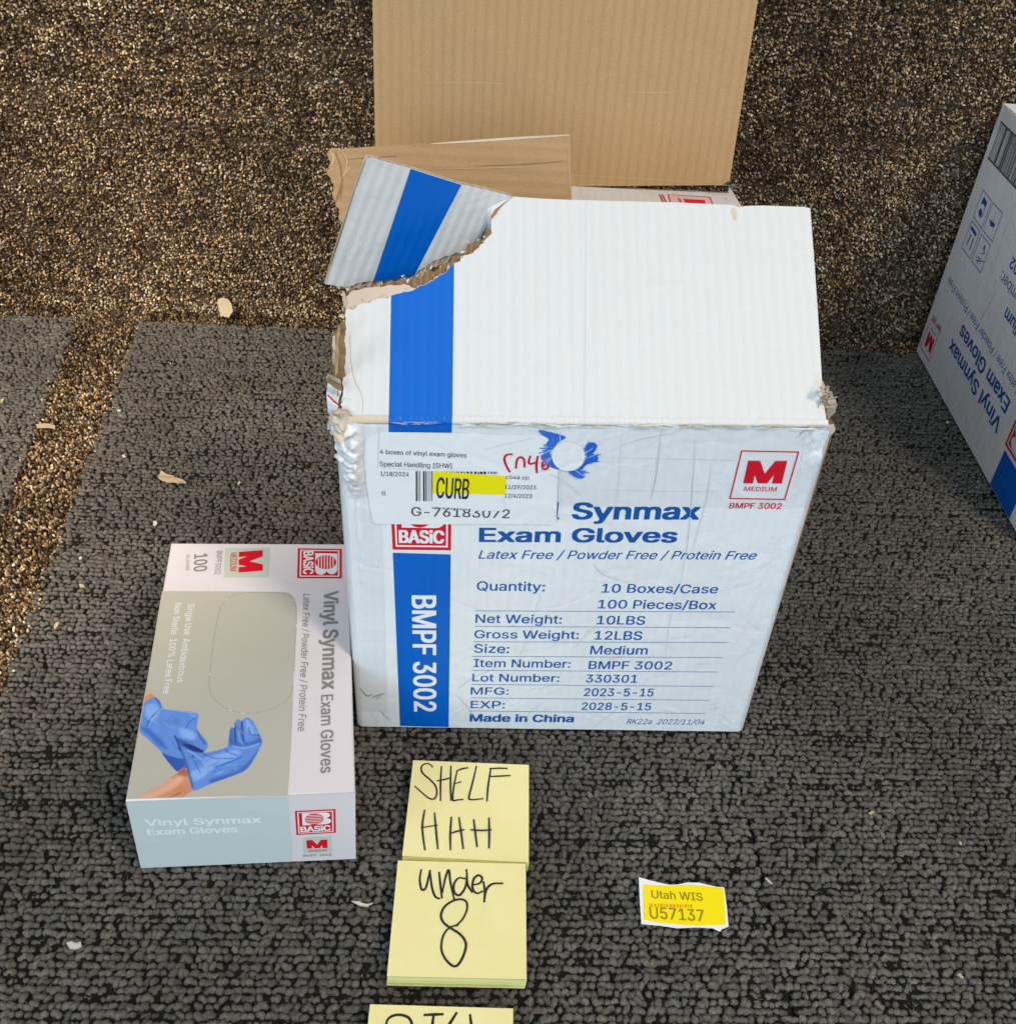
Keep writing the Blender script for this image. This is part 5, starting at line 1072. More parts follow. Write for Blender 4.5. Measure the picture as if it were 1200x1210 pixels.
# ------------------------------------------------------------------ upside down carton at the right
c0 = ground((1083, 415)); c1 = ground((1200, 628)); D2 = (c1-c0)/np.linalg.norm(c1-c0)
c0 = c0 - 0.0*D2
FC = Face(c0+Z*.0004, D2, Z); E2 = -FC.n
H2 = 0.278; W2 = 0.345; B2 = 0.268
carton2 = thing('shipping_carton', 'closed white carton standing upside down, its printed side in shade, by the wall', 'carton', tuple(c0+D2*W2/2+E2*B2/2), 'shipping cartons')
cb = MB()
q = [c0+Z*.0004, c0+D2*W2+Z*.0004, c0+D2*W2+E2*B2+Z*.0004, c0+E2*B2+Z*.0004]; qt = [p+Z*H2 for p in q]
ev = MB()
def side_face(a, b, mat): 
    L = np.linalg.norm(b-a); ev.face([a, b, b+Z*H2, a+Z*H2], mat, uv=[(0, 0), (L, 0), (L, H2), (0, H2)])
side_face(q[1], q[2], 'white_far'); side_face(q[2], q[3], 'white_far'); side_face(q[3], q[0], 'white_far')
ev.face(qt, 'white_far', uv=[(0, 0), (W2, 0), (W2, B2), (0, B2)]); ev.face(q[::-1], 'white_far')
ev.sheet(Face(qt[0]+Z*.0004, D2, E2), [(0, B2/2-.03), (W2, B2/2-.03), (W2, B2/2+.03), (0, B2/2+.03)][::1] if np.dot(np.cross(D2, E2), Z) > 0 else [(0, -B2/2+.03), (0, -B2/2-.03), (W2, -B2/2-.03), (W2, -B2/2+.03)], 0, 'tan')
part(ev, 'carton_body', carton2)
# printed panel (0.6 mm proud of the body), with a crushed rounded top corner
pc = MB()
out = [(0, 0), (W2, 0), (W2, H2), (.012, H2), (.005, H2-.003), (.0012, H2-.010), (0, H2-.02)]
pc.sheet(FC, out, .0006, 'white_far')
N = len(out)
for i in range(N):
    a, b = out[i], out[(i+1) % N]; pc.face([FC.P(a, -.001), FC.P(b, -.001), FC.P(b, .0006), FC.P(a, .0006)], 'white_far')
g1 = .00075
bs, bh = FC.px((1169.3, 573))[0], .0405
pc.sheet(FC, [(.2525, 0.0004), (.3055, .0004), (.3055, bh), (.2525, bh)], g1, 'blue')
logo(pc, FC, [(.3065, .094), (.2487, .094), (.2487, .0445), (.3065, .0445)][::1], g1)
T(pc, FC, 'Vinyl Synmax', (1184.2, 497.2), (1125.8, 400.1), (1178.3, 514), 'navy', g1, bold=.05)
T(pc, FC, 'Exam Gloves', (1194.5, 473.5), (1138.3, 382.6), (1188, 490.3), 'navy', g1, bold=.05)
a, b = FC.px((1205, 457)), FC.px((1122.6, 326.4)); dd = (b-a)/np.linalg.norm(b-a); up_ = np.array((-dd[1], dd[0]))
text(pc, FC, 'Latex Free / Powder Free / Protein Free', a, b, a+up_*.0085, 'navy', g1, slant=.2)
b = FC.px((1191, 363)); text(pc, FC, 'Medium', b-dd*.066, b, b-dd*.066+up_*.0120, 'navy', g1, bold=.04)
b = FC.px((1185.5, 319.5)); text(pc, FC, 'Item Number:', b-dd*.100, b, b-dd*.1+up_*.0105, 'navy', g1)
b = FC.px((1197.5, 303)); text(pc, FC, 'BMPF 3002', b-dd*.09, b, b-dd*.09+up_*.0105, 'navy', g1, bold=.04)
Y3 = lambda ps: FC.pts(*[(1120+p[0]*.1488, 200+p[1]*.1488) for p in ps])
for bx_ in ([(282, 160), (350, 252), (270, 470), (205, 375)], [(360, 265), (437, 352), (355, 575), (280, 485)], [(192, 408), (258, 495), (180, 710), (112, 620)], [(268, 515), (340, 605), (262, 822), (190, 728)]):
    ring(pc, FC, Y3(bx_), .0009, 'navy', g1)
for i, pg in enumerate(([(264, 272), (290, 215), (314, 262), (302, 305), (284, 275)], [(250, 322), (268, 308), (276, 345), (258, 386), (244, 352)], [(334, 395), (378, 436), (370, 462), (340, 450)])):
    P_ = Y3(pg); pc.sheet(FC, P_ if area2([tuple(p) for p in P_]) > 0 else P_[::-1], g1+.00001*i, 'navy')
for pp, wd in (([(190, 462), (224, 518)], .0035), ([(186, 520), (154, 592)], .0022), ([(206, 552), (176, 634)], .0022), ([(228, 690), (265, 716)], .0009), ([(254, 690), (238, 742)], .0009), ([(228, 722), (288, 734)], .0009), ([(296, 612), (288, 636)], .0032), ([(286, 640), (296, 668), (262, 668)], .0009), ([(385, 348), (366, 420)], .0006), ([(300, 290), (284, 350), (264, 380)], .0012), ([(236, 718), (232, 750)], .0007), ([(250, 722), (262, 752)], .0007)):
    pc.stroke(FC, Y3(pp), wd, 'navy', g1+.00003, smooth=len(pp) > 2)
# bar code block
bars = FC.pts((1183, 141), (1168, 186))
u0b, v1b, v0b = .010, .2635, .2275
pc.stroke(FC, [(u0b, v1b), (u0b+.13, v1b)], .0016, 'black', g1, smooth=False); pc.stroke(FC, [(u0b, v0b), (u0b+.13, v0b)], .0016, 'black', g1, smooth=False)
rb_ = random.Random(5); x = u0b+.002
while x < u0b+.128:
    wd = rb_.choice([.0007, .0007, .0014, .0021]); pc.stroke(FC, [(x, v0b), (x, v1b)], wd, 'grey_ink', g1+.00005, smooth=False); x += wd/2+rb_.choice([.0012, .0018, .0026])
# faded size mark in the corner
ring(pc, FC, FC.pts((1087.4, 409.3), (1100.8, 377), (1110.7, 390.4), (1098.3, 427)), .0011, 'pale_red', g1)
T(pc, FC, 'M', (1104.2, 400.9), (1098.6, 392), (1098.3, 416.7), 'red', g1, bold=.09)
T(pc, FC, 'MEDIUM', (1106.3, 394.4), (1100.8, 386), (1105.2, 398), 'pale_red', g1)
T(pc, FC, 'BMPF 3002', (1112.7, 387.5), (1103.7, 371.6), (1110.6, 393), 'pale_red', g1, bold=.02)
for pts_, wd, mt in [([(1122, 385), (1125, 376), (1128, 366)], .0012, 'tan'), ([(1108, 350), (1110, 340), (1109, 346)], .0018, 'grey_scuff'), ([(1180, 340), (1163, 372), (1157, 380)], .0006, 'grey_scuff'), ([(1180, 300), (1160, 350)], .0005, 'pale_scuff'),
                     ([(1119, 470), (1128, 442), (1134, 424)], .0008, 'tan'), ([(1148, 520), (1156, 500), (1165, 480)], .0006, 'pale_scuff'), ([(1167, 562), (1169, 557)], .0012, 'grey_scuff'), ([(1084, 414), (1090, 398)], .0012, 'tan'), ([(1196, 250), (1185, 280), (1170, 330)], .0004, 'grey_scuff')]:
    pc.stroke(FC, FC.pts(*pts_), wd, mt, g1+.00006, taper=.8)
part(pc, 'printed_panel', carton2)
tk = MB()
tk.sheet(FC, [(.002, H2-.024), (W2, H2-.024), (W2, H2-.0005), (.013, H2-.0005), (.006, H2-.004)], .0011, 'tape')
part(tk, 'packing_tape', carton2)

# ------------------------------------------------------------------ retail glove box
HB = 0.0672
BT = Face(np.array((0, 0, HB+.0003)), np.array((1.0, 0, 0)), np.array((0, 1.0, 0)))
tA, tB, tC, tD = [BT.P(BT.px(p)) for p in ((202, 641), (411, 642), (419.5, 938.5), (148, 945.5))]   # back-left, back-right, front-right, front-left
bE, bF = ground((166.5, 1026), .0003), ground((420.3, 1015), .0003)
bB = tB+(bF-tC)*np.array((.6, 1, 0))-Z*HB; bA = tA+(bE-tD)*np.array((.8, 1, 0))-Z*HB; bA[2] = bB[2] = .0003
gbox = thing('glove_box', 'small printed cardboard box of exam gloves lying flat, pictured with blue gloved hands', 'glove box', tuple((bE+bF+bA+bB)/4))
M['gb_white'] = paper('glove_box_white', (.72, .655, .66), dirt=.01, wrinkle=.35, rough=.42, spec=.4)
M['gb_sage'] = paper('glove_box_sage', srgb(184, 180, 165), dirt=.01, wrinkle=.35, rough=.42, spec=.4)
M['gb_aqua'] = paper('glove_box_aqua', srgb(197, 206, 203), dirt=.01, wrinkle=.35, rough=.42, spec=.4)
M['gb_grey'] = flat('warm_grey_ink', srgb(134, 131, 129), .5)
M['gb_tag'] = flat('pale_green_patch', srgb(190, 200, 184), .5)
M['gb_fade'] = flat('pale_ink', (.68, .72, .72), .5)
M['glove_a'] = flat('glove_blue', srgb(86, 128, 208), .5); M['glove_b'] = flat('glove_blue_dark', srgb(56, 94, 178), .5); M['glove_c'] = flat('glove_blue_light', srgb(118, 158, 226), .5); M['glove_d'] = flat('glove_fold_dark', srgb(34, 58, 128), .5)
M['skin_a'] = flat('printed_skin', srgb(208, 146, 110), .5); M['skin_b'] = flat('printed_skin_light', srgb(228, 176, 142), .5); M['skin_c'] = flat('printed_skin_dark', srgb(168, 98, 66), .5)
TT = Face(tD, tC-tD, tA-tD)                                        # top face
gf = MB()
def quad_r(mb, a, b, c, d, mat): mb.face([a, b, c, d], mat, uv=[(0, 0), (np.linalg.norm(b-a), 0), (np.linalg.norm(b-a), np.linalg.norm(d-a)), (0, np.linalg.norm(d-a))])
ins = .0009
def shrink(P, c, k): return c+(P-c)*k
topq = [tD, tC, tB, tA]
ct = sum(topq)/4
# top panel with softly rounded edges into the sides
inn = [p+(ct-p)/np.linalg.norm(ct-p)*.0016 for p in topq]; lowq = [p-Z*.0012 for p in topq]
FE = Face(bE, bF-bE, tD-bE)                                       # end face towards the viewer
lowq[1] = lowq[1]-FE.n*((lowq[1]-bE) @ FE.n); lowq[0] = lowq[0]-FE.n*((lowq[0]-bE) @ FE.n)
quad_r(gf, *inn, 'gb_white')
for i in range(4):
    gf.face([lowq[i], lowq[(i+1) % 4], inn[(i+1) % 4], inn[i]], 'gb_white')
g1, g2, g3 = .00012, .00024, .00036
sage = TT.pts((150.5, 944.5), (340, 939.6), (344, 880), (347, 800), (350, 730), (350.3, 716), (348.5, 708), (344, 702.5), (337.5, 699.8), (300, 699.3), (191.5, 698.5))
gf.sheet(TT, sage, g1, 'gb_sage')
# perforated opening
perf = [(258.7, 726), (254, 745), (251, 768), (248.5, 790), (247, 810), (249, 820), (255, 828), (263, 835), (273, 840), (285, 843), (297, 843.5), (312, 841), (325, 837), (335, 831), (341, 825), (345, 818), (346.7, 808), (347.6, 790), (348.5, 768), (350, 745), (350.4, 722), (348, 711), (342, 704), (330, 700.5), (310, 700), (290, 700.6), (277, 703), (267, 709.5), (261, 718), (258.7, 726)]
PQ = [TT.px(p) for p in perf]; acc = 0; L_ = []
for a, b in zip(PQ, PQ[1:]):
    n_ = max(1, int(np.linalg.norm(b-a)/.0004))
    L_ += [a+(b-a)*k/n_ for k in range(n_)]
i = 0
while i+5 < len(L_):
    gf.stroke(TT, [L_[i], L_[i+4]], .00028, 'gb_grey' if random.random() < .93 else 'crease', g2, smooth=False); i += 7
def gt(s_, a, b, t_, mat, **kw): T(gf, TT, s_, a, b, t_, mat, g2, **kw)
gt('Vinyl Synmax', (382.7, 699.5), (380, 814.8), (399.7, 699.5), 'gb_grey', bold=.05)
gt('Exam Gloves', (379.3, 822), (378.7, 914), (393.6, 822), 'gb_grey', bold=.03)
gt('Latex Free / Powder Free / Protein Free', (358.7, 702), (352, 864), (366.8, 702), 'gb_grey', slant=.2)
gt('100', (229.6, 655.6), (228.7, 675.7), (245, 655.6), 'gb_grey', bold=.03)
gt('GLOVES', (220.2, 655.8), (219.6, 674.5), (223.8, 655.8), 'gb_grey')
gt('BMPF3002', (256.3, 651.2), (253.4, 679.2), (263, 651.4), 'gb_grey')
gf.sheet(TT, TT.pts((264, 682.5), (317.3, 682.5), (318.8, 647.7), (266, 647.7)), g1, 'gb_tag')
gt('M', (282, 654.3), (281.6, 675), (310.5, 654.3), 'red', bold=.10)
gt('MEDIUM', (272.4, 653.7), (271.8, 675.4), (280, 653.7), 'red', bold=.012)
logo(gf, TT, [TT.px(p) for p in ((351.8, 648), (351, 683.6), (403.8, 683.6), (403.8, 648.8))], g1)
gt('Single Use  Ambidextrous', (222.4, 714), (208.8, 807), (230.2, 714), 'ink_white')
gt('Non Sterile  100% Latex Free', (207, 713), (192.5, 820.5), (214.6, 713), 'ink_white')
# printed picture of hands pulling on blue gloves
HZ = lambda ps: TT.pts(*[(140+p[0]*.24167, 800+p[1]*.24167) for p in ps])
# every shape is laid down with a soft edge on a fine grid of printed dots, each carrying its ink colour
PU0, PV0 = TT.px((147, 948)); STEP = .0003
hx0 = min(TT.px((147, 948))[0], TT.px((170, 810))[0]); hx1 = TT.px((315, 900))[0]; hy0 = TT.px((150, 946))[1]-.001; hy1 = TT.px((170, 812))[1]
gu = np.arange(hx0, hx1, STEP); gv = np.arange(hy0, hy1, STEP)
GU, GV = np.meshgrid(gu, gv)
IMG = np.zeros(GU.shape+(3,)); ALPHA = np.zeros(GU.shape)
def seg_dist(P, closed=True):
    D_ = np.full(GU.shape, 1e9); N = len(P)
    for k in range(N if closed else N-1):
        a_, b_ = P[k], P[(k+1) % N]; d = b_-a_; L2 = d @ d+1e-12
        t = np.clip(((GU-a_[0])*d[0]+(GV-a_[1])*d[1])/L2, 0, 1)
        D_ = np.minimum(D_, np.hypot(GU-a_[0]-t*d[0], GV-a_[1]-t*d[1]))
    return D_
def in_poly(P):
    c = np.zeros(GU.shape, bool); N = len(P)
    for k in range(N):
        (x1, y1), (x2, y2) = P[k], P[(k+1) % N]
        if y1 == y2: continue
        c ^= ((y1 > GV) != (y2 > GV)) & (GU < (x2-x1)*(GV-y1)/(y2-y1)+x1)
    return c
INK = dict(glove_a=srgb(98, 142, 216), glove_b=srgb(52, 90, 178), glove_c=srgb(142, 180, 238), glove_d=srgb(32, 54, 124), skin_a=srgb(206, 142, 106), skin_b=srgb(230, 178, 146), skin_c=srgb(160, 92, 62))
BODY = True
def hp(ps, mat, smooth=True):
    P = HZ(ps); P = smoothp(P) if smooth else P
    soft = .0004 if BODY else .0030
    sd = seg_dist(P)*np.where(in_poly(P), 1, -1)
    m = np.clip(sd/soft+.5, 0, 1); m = m*m*(3-2*m)
    if not BODY: m = m*.75*np.clip(ALPHA, 0, 1)
    IMG[:] = IMG*(1-m[..., None])+np.array(INK[mat])*m[..., None]
    if BODY: ALPHA[:] = np.maximum(ALPHA, m)
def hl(ps, wd, mat):
    P = [np.array(p) for p in HZ(ps)]
    Q = []
    for k in range(len(P)-1):
        p0, p1, p2, p3 = P[max(k-1, 0)], P[k], P[k+1], P[min(k+2, len(P)-1)]
        for q in range(4):
            t = q/4; Q.append(0.5*((2*p1)+(-p0+p2)*t+(2*p0-5*p1+4*p2-p3)*t*t+(-p0+3*p1-3*p2+p3)*t**3))
    m = np.clip(1-seg_dist(Q+[P[-1]], False)/(wd*1.25), 0, 1)*.95*np.clip(ALPHA, 0, 1)
    IMG[:] = IMG*(1-m[..., None])+np.array(INK[mat])*m[..., None]
hp([(137, 62), (182, 100), (119, 127)], 'skin_a', False)
BODY = False
hp([(137, 62), (160, 80), (128, 98)], 'skin_b', False)
BODY = True
# far cuff behind, then the pulling hand, then the receiving hand
hp([(208, 366), (252, 360), (335, 400), (340, 440), (296, 468), (255, 435)], 'glove_b')
hp([(101, 262), (112, 190), (122, 130), (180, 99), (206, 124), (222, 154), (300, 164), (372, 173), (392, 186), (390, 215), (384, 252), (405, 282), (436, 322), (430, 358), (408, 371), (372, 366), (340, 350), (330, 380), (310, 400), (270, 392), (215, 372), (160, 322), (118, 285)], 'glove_a')
hp([(40, 629), (35, 620), (100, 582), (200, 532), (262, 488), (322, 440), (345, 470), (366, 556), (330, 580), (282, 621), (160, 627)], 'skin_a', False)
BODY = False
hp([(70, 610), (150, 572), (240, 522), (300, 480), (318, 500), (270, 545), (180, 592), (100, 618)], 'skin_b')
BODY = True
hp([(300, 345), (350, 330), (420, 372), (350, 400)], 'glove_d')
BODY = False
hp([(290, 478), (326, 438), (342, 462), (336, 486)], 'skin_c')
BODY = True
hp([(294, 335), (330, 345), (360, 362), (412, 372), (452, 366), (515, 350), (534, 332), (541, 270), (553, 246), (566, 250), (568, 222), (584, 206), (602, 216), (612, 204), (634, 199), (656, 216), (676, 248), (690, 280), (704, 318), (692, 350), (660, 410), (622, 458), (560, 486), (500, 508), (440, 530), (370, 559), (356, 520), (338, 465), (318, 405)], 'glove_a')
BODY = False
for pg, mt in [([(420, 400), (500, 378), (560, 360), (600, 370), (560, 402), (490, 430), (440, 440)], 'glove_c'), ([(300, 250), (350, 262), (378, 290), (360, 310), (310, 292)], 'glove_c'), ([(130, 150), (170, 130), (200, 160), (190, 200), (150, 210)], 'glove_c'),
               ([(622, 215), (640, 222), (668, 262), (680, 285), (650, 286), (626, 258)], 'glove_c'), ([(350, 470), (420, 440), (470, 450), (420, 490), (370, 510)], 'glove_c'), ([(106, 250), (150, 290), (210, 345), (240, 350), (200, 300), (140, 250)], 'glove_b'),
               ([(286, 302), (320, 312), (352, 330), (372, 352), (410, 362), (404, 371), (350, 360), (318, 340), (292, 322)], 'glove_d'), ([(540, 300), (560, 310), (600, 326), (650, 318), (690, 300), (700, 318), (650, 334), (590, 342), (545, 335)], 'glove_b'),
               ([(545, 262), (556, 252), (562, 300), (548, 318), (541, 300)], 'glove_b'), ([(450, 500), (560, 468), (630, 420), (680, 360), (660, 410), (620, 458), (560, 485), (460, 522)], 'glove_b')]: hp(pg, mt)
for pp, wd, mt in [([(568, 232), (570, 280), (574, 318)], .0009, 'glove_d'), ([(604, 222), (604, 270), (612, 316)], .0009, 'glove_d'), ([(638, 250), (646, 282), (690, 286)], .0007, 'glove_b'), ([(300, 345), (330, 420), (362, 540)], .0010, 'glove_b'),
                   ([(180, 104), (210, 150), (160, 200), (140, 240)], .0008, 'glove_b'), ([(214, 152), (180, 190), (150, 236)], .0006, 'glove_c'), ([(384, 254), (396, 290), (424, 330)], .0007, 'glove_b'), ([(300, 360), (290, 320), (276, 290)], .0008, 'glove_d'),
                   ([(420, 380), (480, 400), (560, 398)], .0005, 'glove_b'), ([(520, 352), (540, 372), (580, 384)], .0006, 'glove_b'), ([(480, 440), (540, 420), (600, 392)], .0006, 'glove_b'), ([(340, 360), (400, 400), (430, 440)], .0006, 'glove_c'), ([(360, 380), (380, 430), (400, 470)], .0005, 'glove_b'), ([(222, 156), (300, 168), (384, 178)], .0006, 'glove_c'), ([(560, 340), (620, 350), (690, 326)], .0007, 'glove_c'), ([(330, 250), (350, 220), (384, 196)], .0006, 'glove_b'), ([(60, 612), (160, 560), (260, 500)], .0008, 'skin_b'), ([(110, 622), (200, 610), (300, 570)], .0009, 'skin_c')]:
    hl(pp, wd, mt)
# fine folds of the stretched gloves
rg = random.Random(12)
BLUE0 = (IMG[..., 2] > IMG[..., 0]*1.3)
def wrinkles(x0, x1, y0, y1, ang, n):
    for _ in range(n):
        x = rg.uniform(x0, x1); y = rg.uniform(y0, y1); a_ = ang+rg.uniform(-.35, .35); l_ = rg.uniform(14, 52); bow = rg.uniform(-8, 8)
        pp = [(x-l_*math.cos(a_)/2, y-l_*math.sin(a_)/2), (x-bow*math.sin(a_), y+bow*math.cos(a_)), (x+l_*math.cos(a_)/2, y+l_*math.sin(a_)/2)]
        keep_ = IMG.copy(); hl(pp, rg.uniform(.0003, .0006), rg.choice(['glove_b', 'glove_b', 'glove_c']))
        IMG[:] = np.where(BLUE0[..., None], keep_*.45+IMG*.55, keep_)
wrinkles(330, 640, 360, 500, -.35, 34); wrinkles(120, 380, 180, 340, .6, 22); wrinkles(560, 690, 230, 330, 1.3, 12)
# soft random mottling of the print
IMG *= (0.93+0.14*value_noise(GU, GV, 91, 160))[..., None]
ny, nx = GU.shape
okv = ALPHA > .5
cell = okv[:-1, :-1] & okv[1:, :-1] & okv[:-1, 1:] & okv[1:, 1:]
# keep the picture on the lid: clip at its left and front edges
e1, e2 = TT.px((202, 641)), TT.px((148, 945.5)); e3 = TT.px((419.5, 938.5))
okl = ((GU-e2[0])*(e1[1]-e2[1])-(GV-e2[1])*(e1[0]-e2[0]) > .0009*np.linalg.norm(e1-e2)) & ((e3[0]-e2[0])*(GV-e2[1])-(e3[1]-e2[1])*(GU-e2[0]) > .0009*np.linalg.norm(e3-e2))
cell &= okl[:-1, :-1]
Pg = TT.o+GU[..., None]*TT.ex+GV[..., None]*TT.ey+TT.n*(g1+.00012)
ids = np.arange(ny*nx).reshape(ny, nx)
Fq = np.stack([ids[:-1, :-1][cell], ids[:-1, 1:][cell], ids[1:, 1:][cell], ids[1:, :-1][cell]], 1)
used = np.unique(Fq); remap = np.full(ny*nx, -1); remap[used] = np.arange(len(used))
pm, pn, pl, pb = new_mat('printed_picture_ink'); pa = pn.new('ShaderNodeAttribute'); pa.attribute_name = 'yarn'
pl.new(pa.outputs[0], pb.inputs['Base Color']); pb.inputs['Roughness'].default_value = .45
pic = big_mesh('hands_picture', Pg.reshape(-1, 3)[used], remap[Fq], pm, IMG.reshape(-1, 3)[used])
lid = part(gf, 'lid', gbox)
pic.parent = lid; pic.matrix_parent_inverse = Matrix.Translation(-Vector(gbox.location)); pic['label'] = 'printed picture of two hands pulling on blue gloves'
# sides
gs = MB()
quad_r(gs, bE, bF, lowq[1], lowq[0], 'gb_white'); quad_r(gs, bF, bB, lowq[2], lowq[1], 'gb_white'); quad_r(gs, bB, bA, lowq[3], lowq[2], 'gb_white'); quad_r(gs, bA, bE, lowq[0], lowq[3], 'gb_sage')
gs.face([bA, bB, bF, bE], 'gb_white')
gs.sheet(FE, FE.pts((167.2, 1025.6), (345.5, 1017.6), (340, 941.2), (149, 947)), g1, 'gb_aqua')
def et(s_, a, b, t_, mat, **kw): T(gs, FE, s_, a, b, t_, mat, g2, **kw)
et('Vinyl Synmax', (172.6, 975.9), (308.4, 972), (171.8, 968), 'ink_white', bold=.055)
et('Exam Gloves', (175.4, 986.8), (281, 983), (174.6, 979.3), 'ink_white', bold=.055)
et('Latex Free / Powder Free / Protein Free', (177.5, 995), (313.5, 989.8), (177.3, 992), 'gb_fade', slant=.2)
logo(gs, FE, [FE.px(p) for p in ((350.3, 986.8), (396.7, 984), (396.2, 956), (348.3, 958.3))], g1)
gs.sheet(FE, FE.pts((358.7, 1008.3), (392, 1006.6), (391.3, 988), (357.5, 989.7)), g1, 'gb_tag')
et('M', (364.3, 1002.5), (385.3, 1001.8), (364, 992.6), 'red', bold=.10)
et('MEDIUM', (364.8, 1006.4), (386, 1005.5), (364.8, 1004.2), 'red', bold=.012)
et('BMPF 3002', (358.7, 1012.4), (391.8, 1010.9), (358.6, 1009.6), 'gb_grey')
gs.stroke(FE, FE.pts((262, 1021), (330, 1018)), .0006, 'gb_fade', g2, smooth=False)
part(gs, 'box_sides', gbox)

# ------------------------------------------------------------------ yellow note pads
M['note'] = paper('yellow_note_paper', srgb(236, 224, 162), dirt=.12, wrinkle=.35, rough=.75, dirt_col=srgb(220, 208, 128))
M['note_edge'] = paper('note_pad_edge', srgb(232, 226, 150), dirt=.05, wrinkle=.1, rough=.8, flute=.05, pitch=.0011, axis='Y')
M['pen'] = flat('black_pen', (.022, .02, .024), .5)
def pad(label, quad_top, t_, strokes):
    """stack of sticky notes; quad_top = photo points bl, br, tr, tl of its top sheet"""
    q_ = [ground(p, t_) if not isinstance(p, np.ndarray) else p for p in quad_top]
    c_ = sum(q_)/4
    th_ = thing('sticky_note_pad', label, 'note pad', (c_[0], c_[1], 0), 'yellow sticky note pads')
    fc = Face(q_[0], q_[1]-q_[0], q_[3]-q_[0]); mb = MB()
    b_ = [p-Z*(t_-.0004) for p in q_]
    n_ = 12; prev = None                                            # slightly fanned sheets
    rnd = random.Random(label)
    rings_ = []
    for k in range(n_+1):
        z_ = (t_-.0006)*k/n_
        off = np.array((rnd.uniform(-.00012, .00012), rnd.uniform(-.00012, .00012), 0)) + (EX*(.0006*(k/n_-.5)) )
        rings_.append([np.array((p[0], p[1], z_+.0004))+off for p in q_])
    for k in range(n_):
        for i in range(4):
            a, b = rings_[k][i], rings_[k][(i+1) % 4]; c, d = rings_[k+1][(i+1) % 4], rings_[k+1][i]
            L = np.linalg.norm(b-a); mb.face([a, b, c, d], 'note_edge', uv=[(0, a[2]), (L, a[2]), (L, d[2]), (0, d[2])])
    mb.face(rings_[0][::-1], 'note_edge')
    part(mb, 'paper_stack', th_)
    tpm = MB(); NU = 14; V = []; F = []; UV = []
    L1 = np.linalg.norm(q_[1]-q_[0]); L2 = np.linalg.norm(q_[3]-q_[0])
    wv_ = lambda uv, h: fc.P(uv, h)
    for j in range(NU+1):
        for i in range(NU+1):
            p = lerp4([(0, 0), (L1, 0), fc_uv(fc, q_[2]), fc_uv(fc, q_[3])], i/NU, j/NU)
            V.append(fc.P(p, 0)); UV.append(tuple(p))
    for j in range(NU):
        for i in range(NU):
            a_ = j*(NU+1)+i; F.append((a_, a_+1, a_+NU+2, a_+NU+1))
    tpm.mesh(V, F, 'note', UV)
    for k, (ps, wd) in enumerate(strokes):
        tpm.stroke(fc, [fc.px((420+p[0]*.2727, 880+p[1]*.2727)) for p in ps], wd, 'pen', .00018+.00003*k, n=6, taper=.32)
    part(tpm, 'top_sheet', th_)
    return th_
def fc_uv(fc, P): d = P-fc.o; return np.array((d @ fc.ex, d @ fc.ey))
pw = .00125
hand1 = [[(333, 97), (318, 84), (296, 86), (284, 102), (292, 126), (322, 152), (346, 180), (352, 212), (340, 236), (316, 232), (284, 206), (258, 182)],
 [(372, 97), (368, 170), (368, 242)], [(413, 95), (411, 170), (413, 242)], [(355, 158), (385, 152), (412, 145)],
 [(440, 115), (426, 180), (421, 240), (440, 241), (464, 239)], [(441, 114), (462, 106), (485, 102)], [(426, 172), (455, 163)],
 [(523, 97), (507, 165), (491, 228), (500, 240), (550, 236)], [(586, 106), (574, 180), (569, 245)], [(583, 106), (620, 104), (655, 105)], [(580, 140), (630, 138), (668, 136)],
 [(299, 288), (289, 360), (300, 457)], [(342, 300), (349, 380), (356, 452)], [(286, 362), (352, 352)],
 [(415, 318), (410, 390), (411, 457)], [(448, 320), (458, 390), (466, 452)], [(410, 388), (440, 378), (468, 372)],
 [(512, 330), (519, 390), (526, 444)], [(578, 322), (579, 390), (578, 450)], [(500, 372), (545, 375), (586, 372)]]
pad('yellow sticky note pad with SHELF HHH handwritten on it, nearest the carton', [(475, 1011.7), (624.5, 1019.6), (624.7, 904), (488, 898.5)], .0092, [(s_, pw) for s_ in hand1])
hand2 = [[(284, 545), (278, 585), (286, 628), (304, 622), (316, 575), (322, 548)], [(322, 548), (330, 615), (344, 658), (362, 668)], [(362, 556), (368, 615), (374, 664)], [(376, 640), (390, 575), (404, 545), (411, 600), (426, 668)],
 [(472, 582), (446, 580), (426, 606), (428, 642), (450, 654), (474, 622), (482, 575), (480, 545)], [(482, 575), (486, 610), (504, 640)], [(506, 610), (538, 602), (548, 580), (532, 568), (512, 584), (506, 622), (524, 646), (548, 638)], [(554, 598), (560, 640), (557, 682)], [(558, 668), (568, 628), (592, 606), (635, 603)],
 [(436, 786), (462, 760), (482, 718), (480, 684), (456, 672), (420, 680), (386, 704), (370, 740), (380, 772), (410, 796), (450, 822), (474, 852), (477, 884), (460, 932), (436, 962), (410, 954), (382, 920), (371, 880), (380, 830), (406, 796), (442, 784)]]
pad('yellow sticky note pad with under 8 handwritten on it, middle of the column of pads', [(457, 1154), (622, 1157.6), (621, 1021), (470, 1017)], .0105, [(s_, pw*1.15) for s_ in hand2])
q3a, q3b = ground((437, 1187), .0105), ground((606, 1192), .0105)
d3 = (q3b-q3a)/np.linalg.norm(q3b-q3a); n3 = np.array((d3[1], -d3[0], 0)); s3 = np.linalg.norm(q3b-q3a)
hand3 = [[(136, 1235), (134, 1205), (150, 1182), (185, 1172), (222, 1180), (240, 1200), (244, 1235), (220, 1275), (180, 1285), (148, 1265), (136, 1235)], [(300, 1173), (340, 1171), (376, 1170)], [(338, 1172), (332, 1225), (330, 1280)], [(436, 1166), (418, 1195), (402, 1225), (396, 1285)], [(496, 1176), (502, 1225), (506, 1285)], [(402, 1232), (452, 1228), (500, 1226)]]
